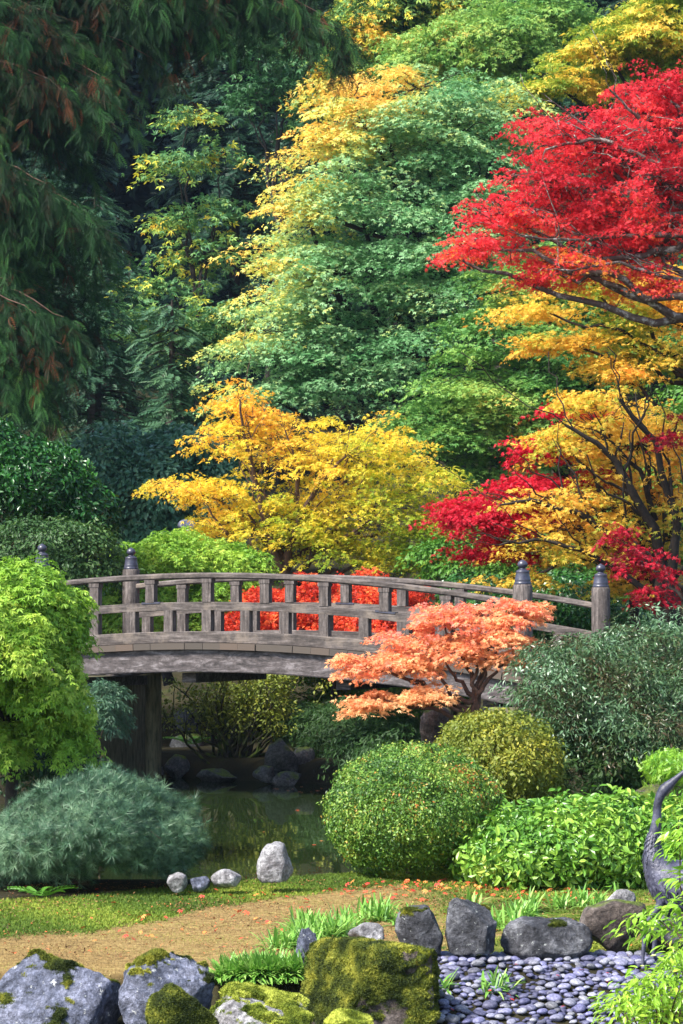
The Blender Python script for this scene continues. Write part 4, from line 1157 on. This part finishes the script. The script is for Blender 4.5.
# upper right trees
ur = lob([(500, 50, 70, 44, 0, 2.4), (440, 60, 60, 30, .3, 2), (540, 30, 60, 30, 0, 2), (480, 100, 60, 30, -.4, 1.8), (540, 80, 40, 26, 0, 1.5)], 58)
make_tree('green_maple', 'light green rounded tree at the top behind the scarlet maple', 'maple tree', (*P(500, 560, 58)[:2], 4), P(500, 180, 58), ur, 145, olive_green, bark_dark,
          420, .40, 110, .095, 'maple', r0=.22, fill=.5, tilt=.3, back=.4, tfun=noise_t(.8, 3, .15, .6), flat=.25, droop=.4)
ul = lob([(370, 40, 56, 34, 0, 2), (400, 10, 60, 34, 0, 2), (350, 85, 40, 26, 0, 1.6), (440, 10, 50, 20, 0, 1.6)], 62)
make_tree('yellow_green_tree', 'yellow-green speckled tree at the top left of centre behind the cedar boughs', 'tree', (*P(400, 560, 62)[:2], 4.5), P(400, 150, 62), ul, 146, speck_leaf, bark_dark,
          340, .44, 70, .13, 'maple', r0=.2, fill=.5, tilt=.3, back=.4, tfun=noise_t(.8, 5, .28, .6), flat=.3, droop=.4)
yr = lob([(640, 45, 60, 30, 0, 2), (600, 60, 40, 22, 0, 1.5), (670, 15, 40, 30, 0, 1.6), (560, 90, 40, 16, 0, 1.4), (690, 60, 40, 40, 0, 1.6)], 50)
make_tree('golden_tree', 'yellow and green leaved tree in the top right corner', 'tree', (*P(700, 560, 50)[:2], 2.6), P(700, 140, 50), yr, 147, amber_leaf, bark_dark,
          300, .36, 90, .10, 'maple', r0=.2, fill=.4, tilt=.2, back=.5, rag=.22, stretch=1.5, tfun=noise_t(.9, 5, .26, .12), flat=.15)
# speckled vine maples on the left
for (itm, d, sd, lb, bt) in [([(180, 170, 40, 26, 0, 1.6), (215, 215, 36, 22, 0, 1.4), (165, 225, 36, 20, 0, 1.4), (200, 260, 50, 24, 0, 1.6), (190, 120, 40, 16, 0, 1.2), (225, 160, 22, 12, 0, .9), (170, 290, 50, 16, 0, 1.2)], 57, 150,
                              'open yellow-speckled vine maple before the dark wood on the left', .58),
                             ([(275, 85, 40, 26, 0, 1.5), (300, 130, 28, 22, 0, 1.2), (260, 50, 40, 20, 0, 1.4), (245, 110, 26, 18, 0, 1.1), (310, 60, 24, 30, 0, 1.2)], 60, 151,
                              'dull green broadleaf tree in the dark gap under the cedar boughs', .28),
                             ([(160, 330, 60, 26, 0, 1.5), (205, 350, 44, 30, 0, 1.3), (230, 320, 26, 18, -.2, .8)], 54, 152, 'light green airy tree just above left of the golden maple', .5)]:
    L = lob(itm, d)
    c = np.mean([l[0] for l in L], axis=0)
    make_tree('vine_maple', lb, 'tree', (c[0], c[1], z1(c[0], c[1])), (c[0], c[1], c[2] - 1.5), L, sd, speck_leaf, bark_dark,
              120, .36, 30, .13, 'maple', r0=.08, fill=.2, rag=.25, tilt=.2, back=.6, tfun=noise_t(1.1, sd, .16, bt), flat=.3, droop=.3)


# ---------------- conifers
def conifer(label, px, py_top, d, wpx, seed, leaf=conifer_leaf, bt=.5, n=1300, zlow=None, size=.40):
    rs = np.random.default_rng(seed)
    top = P(px, py_top, d); gx, gy = top[0], top[1]; gz = z1(gx, gy)
    root = thing('conifer', (gx, gy, gz), label, 'conifer tree', 'dark conifers on the wooded slope')
    H = top[2] - gz; W = M(wpx, d)
    mb = MB(); mb.tube([(gx, gy, gz - .2), (gx, gy, gz + H * .5), (gx, gy, top[2])], [.22, .14, .02], 8)
    Pn, Nn, Dn, T = [], [], [], []
    nb = int(H * 11)
    for k in range(nb):
        z = gz + H * (.08 + .91 * (k / nb) ** .9)
        f = 1 - (z - gz) / H
        L = W * (.15 + .95 * f ** .75) * rs.uniform(.7, 1.1)
        a = rs.uniform(0, 2 * PI)
        if math.sin(a) > .3 and rs.random() < .5: a = -a
        dr = np.array([math.cos(a), math.sin(a), 0])
        m_ = max(4, int(L * 10))
        uu = np.linspace(.1, 1, m_)
        pth = np.array([gx, gy, z]) + dr * (uu * L)[:, None] + np.array([0, 0, 1]) * (.12 * uu - .42 * uu ** 2)[:, None] * L
        mb.tube(pth[::max(1, m_ // 5)], np.linspace(.03, .008, len(pth[::max(1, m_ // 5)])), 4)
        for s_ in (-1, 0, 1):
            sd = np.array([-dr[1], dr[0], 0]) * s_
            Pn.append(pth + rs.normal(size=pth.shape) * .06); Dn.append(np.tile(dr * .8 + sd * .9 + np.array([0, 0, -.25]), (m_, 1)) + rs.normal(size=(m_, 3)) * .15)
            Nn.append(np.tile(np.array([0, 0, 1.]) + dr * .3, (m_, 1)) + rs.normal(size=(m_, 3)) * .25)
            T.append(np.full(m_, bt + rs.uniform(-.15, .15)))
    mb.obj('trunk', bark_dark, root)
    Pn = np.concatenate(Pn); Nn = np.concatenate(Nn); Dn = np.concatenate(Dn); T = np.concatenate(T)
    V, Fq, k = stamp(rs, Pn, Nn, Dn, size * rs.uniform(.6, 1.2, len(Pn)), 'spray')
    t = np.clip(np.repeat(T + rs.uniform(-.15, .2, len(Pn)), k), .01, .99)
    link('crown', arr_mesh('crown', V, [Fq], leaf, t), root)


conifer('dark blue-green conifer left of the speckled vine maple', 95, 190, 52, 90, 160, bt=.45)
conifer('pointed blue-green young conifer above the golden maple', 172, 300, 50, 85, 161, bt=.7)
conifer('dark conifer rising out of the top of the frame left of centre', 235, -150, 68, 110, 162, bt=.25)
conifer('dark conifer behind the left cedar boughs', 40, -60, 66, 120, 163, bt=.3)
conifer('slim dark conifer in the shade between cedar and golden maple', 130, 260, 58, 80, 164, bt=.35)
conifer('dark conifer behind the big blue-green maple', 340, -260, 74, 130, 165, bt=.25)
conifer('dark conifer behind the light green tree at the top', 560, -200, 76, 130, 166, bt=.3)
conifer('dark conifer behind the scarlet maple', 660, -220, 74, 130, 167, bt=.3)

# far wood as one mass
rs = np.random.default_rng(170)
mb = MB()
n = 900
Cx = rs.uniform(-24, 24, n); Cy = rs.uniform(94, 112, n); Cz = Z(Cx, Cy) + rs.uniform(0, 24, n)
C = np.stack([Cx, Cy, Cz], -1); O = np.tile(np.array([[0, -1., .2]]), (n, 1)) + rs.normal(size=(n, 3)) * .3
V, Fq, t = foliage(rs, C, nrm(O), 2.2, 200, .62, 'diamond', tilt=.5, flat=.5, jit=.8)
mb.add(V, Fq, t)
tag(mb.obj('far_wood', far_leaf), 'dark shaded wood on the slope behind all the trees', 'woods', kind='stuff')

# ---------------- cedar with hanging sprays
rs = np.random.default_rng(180)
CS = 42 / 21          # size of the boughs
cb = P(-150, 640, 42)
croot2 = thing('weeping_cedar', (cb[0], cb[1], z1(cb[0], cb[1])), 'tall dark cedar with drooping feathery boughs at the upper left', 'cedar tree')
mb = MB()
trunk_top = np.array([cb[0], cb[1], 17.0])
mb.tube([(cb[0], cb[1], z1(cb[0], cb[1]) - .2), (cb[0] + .05, cb[1], 6), (cb[0], cb[1], 12), trunk_top], [.5, .42, .32, .12], 12)
Pn, Nn, Dn, T, S = [], [], [], [], []
ends = []
r_ = rs.uniform
# boughs: (target px, py, d, start height) list
tg = []
for k in range(86):
    py_ = r_(-60, 395); tg.append((r_(-30, 118 - max(0, py_ - 240) * .42), py_, 42 + r_(-1.6, 1.4)))
for k in range(32):
    tg.append((r_(120, 345), r_(-70, 20), 42 + r_(-1, 1.2)))
for k in range(5):
    tg.append((r_(320, 338), r_(-30, 55), 42 + r_(-.8, .8)))
for k in range(6):
    tg.append((r_(165, 210), r_(-10, 100), 42 + r_(-.6, .8)))
for (px, py, d) in tg:
    end = P(px, py, d)
    st = np.array([cb[0], cb[1], end[2] + .28 * abs(end[0] - cb[0]) + r_(-.2, .4)])
    n = 14
    uu = np.linspace(0, 1, n)[:, None]
    md = (st + end) / 2 + np.array([0, r_(-.3, .3), .25 * np.linalg.norm(end - st) * .6])
    pth = (1 - uu) ** 2 * st + 2 * uu * (1 - uu) * md + uu ** 2 * end + rs.normal(size=(n, 3)) * .03
    mb.tube(pth, np.linspace(.05, .008, n), 5)
    dirv = pth[-1] - pth[-4]; dirv[2] *= .3; dirv /= np.linalg.norm(dirv)
    ct = r_(-.22, .22)
    # hanging branchlets along the outer part
    for q in range(3, n):
        for _ in range(5):
            p0 = pth[q] + rs.normal(size=3) * .08
            hd = np.array([dirv[0] * r_(.0, .9) + rs.normal() * .35, dirv[1] + rs.normal() * .5, -r_(.5, 1.3)])
            hd /= np.linalg.norm(hd)
            L = CS * r_(.25, .6); bt_ = r_(-.2, .2) if r_() > .03 else -.5
            mcount = 7
            for w in range(mcount):
                u_ = w / mcount
                pp = p0 + hd * L * u_ + np.array([0, 0, -.25 * L * u_ * u_])
                for s_ in (-1, 1):
                    Pn.append(pp); Dn.append(hd + rs.normal(size=3) * .35 + np.array([s_ * .4, 0, -.3]))
                    Nn.append(np.array([rs.normal() * .5, -1 + rs.normal() * .5, .5])); S.append(CS * r_(.10, .17)); T.append(.45 + ct + bt_ + r_(-.12, .2))
mb.obj('trunk', bark_brown, croot2, smooth=True)
Pn, Nn, Dn, S, T = map(np.array, (Pn, Nn, Dn, S, T))
V, Fq, k = stamp(rs, Pn, Nn, Dn, S, 'cedar')
T = np.where(rs.random(len(T)) < .012, .02, np.clip(T, .03, .95))
link('crown', arr_mesh('crown', V, [Fq], cedar_leaf, np.repeat(T, k)), croot2)

# ------------------------------------------------------------------ low ground cover
rs = np.random.default_rng(190)
def fuzzmat(name, label, cat, n, sel, mat, s0, s1, kind='stuff', tf=None):
    x = rs.uniform(-3.3, 3.3, n * 3); y = rs.uniform(15.8, 24, n * 3)
    k = sel(x, y); x = x[k][:n]; y = y[k][:n]
    Pq = np.stack([x, y, Z(x, y) - .002], -1)
    m = len(Pq)
    V, Fq, kk = stamp(rs, Pq, np.array([[0, 0, 1.]]) + rs.normal(size=(m, 3)) * .3, rs.normal(size=(m, 3)), rs.uniform(s0, s1, m), 'fuzz')
    t = tf(x, y) if tf else .5
    t = np.clip(t + .5 * (rs.random(m) - .5), .01, .99)
    return tag(link(name, arr_mesh(name, V, [Fq], mat, np.repeat(t, kk))), label, cat, kind=kind)


def pn(x, y, f=3.0):
    return np.array([mnoise.fractal(Vector((a * f, b * f, 0)), .9, 2.0, 4) for a, b in zip(x, y)])


def sel_moss(x, y):
    p, m_ = path_weight(x, y)
    bl = sm((x - .2) / 1.0) * .75
    w = np.maximum(m_, bl * (pn(x, y, 2.5) > -.2) * (y < 21.6) * (y > 16.9))
    return (sdist(x, y, pond_poly) > .05) & (rs.random(len(x)) < w)


fuzzmat('moss_cover', 'bright green moss covering the pond bank beside the dry path', 'moss', 90000, sel_moss, moss_green, .015, .032, tf=lambda x, y: .5 + .3 * np.sin(x * 3 + y * 2))
fuzzmat('dry_moss', 'tan dry moss covering the broad path', 'dry moss', 90000, lambda x, y: (rs.random(len(x)) < path_weight(x, y)[0] * (1 - .7 * sm((x - .2) / 1))) & (y > 16.05), dry_leaf, .007, .015,
        tf=lambda x, y: .5 + .3 * np.sin(x * 2.3 + y * 5) * np.sin(y * 3.1))

# leaf litter: brown flakes and needles drifted over the path and the moss
litter_leaf = leaf_mat('leaf_litter', [(0, (.06, .03, .015)), (.5, (.20, .10, .04)), (.8, (.38, .20, .07)), (1, (.55, .08, .03))], .05, .8)
x = rs.uniform(-3.3, 3.3, 30000); y = rs.uniform(16.6, 21.4, 30000)
k = (sdist(x, y, pond_poly) > .2) & (rs.random(30000) < .12 + .5 * (pn(x, y, 1.6) > .12))
x = x[k][:9000]; y = y[k][:9000]; m_ = len(x)
V, Fq, kk = stamp(rs, np.stack([x, y, Z(x, y) + .016], -1), np.array([[0, 0, 1.]]) + rs.normal(size=(m_, 3)) * .4, rs.normal(size=(m_, 3)), rs.uniform(.010, .030, m_), 'diamond', .7)
tag(link('leaf_litter', arr_mesh('leaf_litter', V, [Fq], litter_leaf, np.repeat(rs.random(m_), kk))), 'fine brown leaf litter drifted over the path and moss', 'leaf litter', kind='stuff')

# sedge / bamboo-grass clumps: arching blades
def blades(rs, c, n, L, w, spread=1.0):
    V, Q, T = [], [], []
    for k in range(n):
        a = rs.uniform(0, 2 * PI); l = L * rs.uniform(.6, 1.1); el = rs.uniform(.25, 1.3)
        d = np.array([math.cos(a) * math.cos(el), math.sin(a) * math.cos(el), math.sin(el)]) * l
        sd = np.array([-math.sin(a), math.cos(a), 0]) * w * rs.uniform(.7, 1.2)
        b0 = c + np.array([rs.uniform(-1, 1), rs.uniform(-1, 1), 0]) * .05 * spread
        base = len(V)
        for q, wd in ((0, .35), (.3, .9), (.6, 1), (.85, .6), (1, .05)):
            p = b0 + d * q + np.array([0, 0, -.55 * l * q * q * math.cos(el)])
            V += [p - sd * wd, p + np.array([0, 0, -.25 * w]), p + sd * wd]
        for q in range(4):
            e = base + q * 3
            Q += [(e, e + 1, e + 4, e + 3), (e + 1, e + 2, e + 5, e + 4)]
        t0 = rs.uniform(.1, .8)
        T += [t0, min(.99, t0 + .12)] * 4
    return np.array(V), np.array(Q), np.array(T)


spots = []
for (px, py, k) in [(240, 975, 5), (265, 955, 6), (285, 935, 5), (232, 962, 3), (250, 968, 3), (268, 960, 3), (286, 966, 3), (300, 945, 3), (315, 922, 5), (340, 915, 5), (372, 915, 4), (255, 990, 3), (300, 912, 3), (395, 925, 3), (460, 908, 1), (508, 925, 4), (522, 915, 3), (545, 908, 1),
                    (575, 912, 2), (500, 966, 1), (615, 905, 2), (425, 1015, 1), (590, 925, 1), (262, 972, 4), (270, 945, 4), (300, 930, 4), (330, 918, 3)]:
    for q in range(int(k * 2.1 + .5)):
        if px < 345 and q == 0: py += 16
        spots.append((px + rs.uniform(-16, 16), py + rs.uniform(-7, 7)))
where = []
proto = None
for k, (px, py) in enumerate(spots):
    w = G(px, py, .30)
    if py > 950:
        w = P(px, py, 13.2); w[2] = w[2]
        gz = z1(w[0], w[1])
    w[2] = z1(w[0], w[1])
    V, Q, T = blades(rs, np.array([0, 0, 0.]), 20, .20, .0085)
    V[:, 2] = np.maximum(V[:, 2], -.02)
    me = arr_mesh('sedge_tuft', V, [Q], sedge_leaf, T, smooth=True)
    o = bpy.data.objects.new('sedge_tuft', me); o.location = [float(v) for v in w]; COL.objects.link(o)
    if py > 950 and px > 430: tag(o, 'tuft of green blades growing up between the river pebbles', 'sedge', 'sedge tufts in the pebble bed')
    else: tag(o, 'tuft of arching green blades growing beside the path by the boulders', 'sedge', 'sedge tufts by the boulders')

# fern and small plants
def fern(label, px, py, d, seed, L=.28, n=9):
    rs = np.random.default_rng(seed)
    w = P(px, py, d)
    Pn = np.tile(w, (n, 1)); a = np.linspace(0, 2 * PI, n, endpoint=False)
    Dn = np.stack([np.cos(a), np.sin(a), np.full(n, .6)], -1)
    Nn = np.stack([-np.cos(a) * .6, -np.sin(a) * .6, np.ones(n)], -1)
    V, Fq, k = stamp(rs, Pn, Nn, Dn, L * rs.uniform(.8, 1.1, n), 'frond')
    o = link('fern', arr_mesh('fern', V, [Fq], green_mid, np.full(len(Fq), .5))); set_origin(o, w); tag(o, label, 'fern')


fern('small green fern in the shade below the blue-green dwarf pine', 42, 897, 16.6, 200)
fern('small yellow-green fern among the stones under the bridge', 192, 745, 33.5, 201, .45)

# nandina in the right foreground
def nandina(label, clumps, d, seed, n=22, size=.085, base=(700, 1040), bt=.45, pink=0.0):
    rs = np.random.default_rng(seed)
    b = P(base[0], base[1], d)
    root = thing('nandina', b, label, 'leafy shrub')
    mb = MB(); C, O = [], []
    for (px, py, rx, ry, m_) in clumps:
        for q in range(m_):
            c = P(px + rs.uniform(-rx, rx), py + rs.uniform(-ry, ry), d + rs.uniform(-.25, .25))
            C.append(c); O.append(nrm((c - b)[None])[0])
    C = np.array(C); O = np.array(O)
    for c in C[::2]:
        mb.tube(limb(rs, b + rs.normal(size=3) * .03, c, 7, .1, .02, .1), np.linspace(.008, .003, 7), 5)
    mb.obj('stem', bark_brown, root, smooth=True)
    V, Fq, t = foliage(rs, C, O, .10, n, size, 'lance', tilt=.2, flat=.5, droop=.4, jit=.45, hang=.5, wid=1.3, tfun=lambda a, c: bt, pvar=.25, lvar=.35)
    mb = MB(); mb.add(V, Fq, t); mb.obj('foliage', nandina_leaf, root)


nandina('bright yellow-green leafy shrub whose sprays cross the body of the crane', [(660, 918, 22, 8, 9), (640, 928, 8, 5, 2), (690, 858, 12, 28, 10), (686, 828, 8, 10, 4), (700, 900, 16, 60, 14)], 12.6, 210, base=(740, 1040), size=.062, n=20)
nandina('low green leafy shrub with pinkish tips in the bottom right corner', [(658, 985, 26, 12, 16), (628, 1006, 18, 10, 10), (665, 1015, 22, 10, 14), (678, 962, 12, 10, 6)], 12.0, 211, base=(665, 1075), bt=.55, size=.05, n=30)

# fallen leaves
V, Fq = TPL['maple5']
lm = []
for k, (c, tt_) in enumerate([((.55, .03, .02), .2), ((.75, .08, .03), .5), ((.8, .25, .05), .9)]):
    m, nt, N, L = new_mat('fallen_leaf_%s' % ('red', 'scarlet', 'orange')[k])
    b = N.new('ShaderNodeBsdfPrincipled'); b.inputs['Base Color'].default_value = (*c, 1); b.inputs['Roughness'].default_value = .6
    o_ = N.new('ShaderNodeOutputMaterial'); L.new(b.outputs[0], o_.inputs[0])
    lm.append(arr_mesh('fallen_leaf', (V - np.array([.4, 0, 0])) * np.array([1, 1, 1.6]), [Fq], m))
rs = np.random.default_rng(220)
proto = None
cnt = 0
while cnt < 230:
    if rs.random() < .72: px, py = rs.uniform(340, 600), rs.triangular(882, 888, 905)
    else: px, py = rs.uniform(60, 420), rs.uniform(890, 945)
    w = G(px, py, .3); w[2] = z1(w[0], w[1])
    if sdist(w[:1], w[1:2], pond_poly)[0] < .1: continue
    cnt += 1
    if proto is None:
        o = bpy.data.objects.new('fallen_leaf', lm[0]); proto = o
        tag(o, 'small red or orange maple leaf fallen on the mossy path', 'fallen leaf', 'fallen leaves on the path')
    else:
        o = proto.copy(); o.data = lm[rs.integers(3)]
    s_ = rs.uniform(.026, .048)
    o.scale = (s_, s_, s_); o.location = (w[0], w[1], w[2] + .022)
    o.rotation_euler = (rs.uniform(-.6, .6), rs.uniform(-.6, .6), rs.uniform(0, 6))
    COL.objects.link(o)
for k in range(14):
    o = proto.copy(); o.data = lm[rs.integers(2)]
    x, y = rs.uniform(.6, 1.75), rs.uniform(15.5, 16.4)
    s_ = rs.uniform(.02, .035); o.scale = (s_, s_, s_); o.location = (x, y, z1(x, y) + .045); o.rotation_euler = (rs.uniform(-.4, .4), rs.uniform(-.4, .4), rs.uniform(0, 6))
    tag(o, 'small red maple leaf fallen on the river pebbles', 'fallen leaf', 'fallen leaves on the pebbles')
    COL.objects.link(o)

for k in range(26):
    o = proto.copy(); o.data = lm[(2, 2, 1)[k % 3]]
    if k < 17: x, y = rs.uniform(-.9, .3), rs.uniform(36.2, 37.4)
    else: x, y = rs.uniform(-1.6, .1), rs.uniform(24, 34)
    s_ = rs.uniform(.03, .05); o.scale = (s_, s_, s_ * .4); o.location = (x, y, .006); o.rotation_euler = (0, 0, rs.uniform(0, 6))
    tag(o, 'small orange maple leaf floating on the pond', 'fallen leaf', 'leaves floating on the pond')
    COL.objects.link(o)

# ------------------------------------------------------------------ air
hm, nt, N, L = new_mat('haze_air')
pv = N.new('ShaderNodeVolumePrincipled'); pv.inputs['Density'].default_value = .00016; pv.inputs['Color'].default_value = (.55, .74, 1.0, 1); pv.inputs['Anisotropy'].default_value = .2
o_ = N.new('ShaderNodeOutputMaterial'); L.new(pv.outputs[0], o_.inputs['Volume'])
mb = MB(); mb.box((0, 170, 28), (700, 560, 90))
tag(mb.obj('haze', hm), 'thin bluish haze in the air before the far wood', 'haze', kind='stuff')

# ------------------------------------------------------------------ light, sky, camera
sun_dir = Vector((-.56, -.40, .80)).normalized()
world = bpy.data.worlds.new('World'); scene.world = world
world.use_nodes = True
wn = world.node_tree; wn.nodes.clear()
sky = wn.nodes.new('ShaderNodeTexSky'); sky.sky_type = 'NISHITA'; sky.sun_disc = False
sky.sun_elevation = math.asin(sun_dir.z); sky.sun_rotation = math.atan2(sun_dir.x, sun_dir.y)
bg = wn.nodes.new('ShaderNodeBackground'); bg.inputs[1].default_value = .115
wo = wn.nodes.new('ShaderNodeOutputWorld')
wn.links.new(sky.outputs[0], bg.inputs[0]); wn.links.new(bg.outputs[0], wo.inputs[0])
sl = bpy.data.lights.new('sun', 'SUN'); sl.energy = 4.3; sl.angle = R_(12); sl.color = (1, .96, .88)
so = bpy.data.objects.new('sun', sl); COL.objects.link(so)
so.rotation_euler = (-sun_dir).to_track_quat('-Z', 'Y').to_euler(); so.location = (-20, -10, 40)

cam = bpy.data.cameras.new('camera'); co = bpy.data.objects.new('camera', cam); COL.objects.link(co)
cam.sensor_fit = 'HORIZONTAL'; cam.sensor_width = 24.0; cam.lens = F / 683.0 * 24.0
cam.clip_end = 2000; cam.clip_start = .1
co.location = (0, 0, E); co.rotation_euler = (PI / 2 + PITCH, 0, 0)
scene.camera = co
scene.view_settings.view_transform = 'Standard'
scene.view_settings.look = 'None'
scene.view_settings.gamma = 1
scene.view_settings.exposure = 1.33
scene.cycles.max_bounces = 6
scene.cycles.diffuse_bounces = 3
scene.cycles.glossy_bounces = 3
scene.cycles.transmission_bounces = 3
scene.cycles.use_adaptive_sampling = True
scene.cycles.use_denoising = True
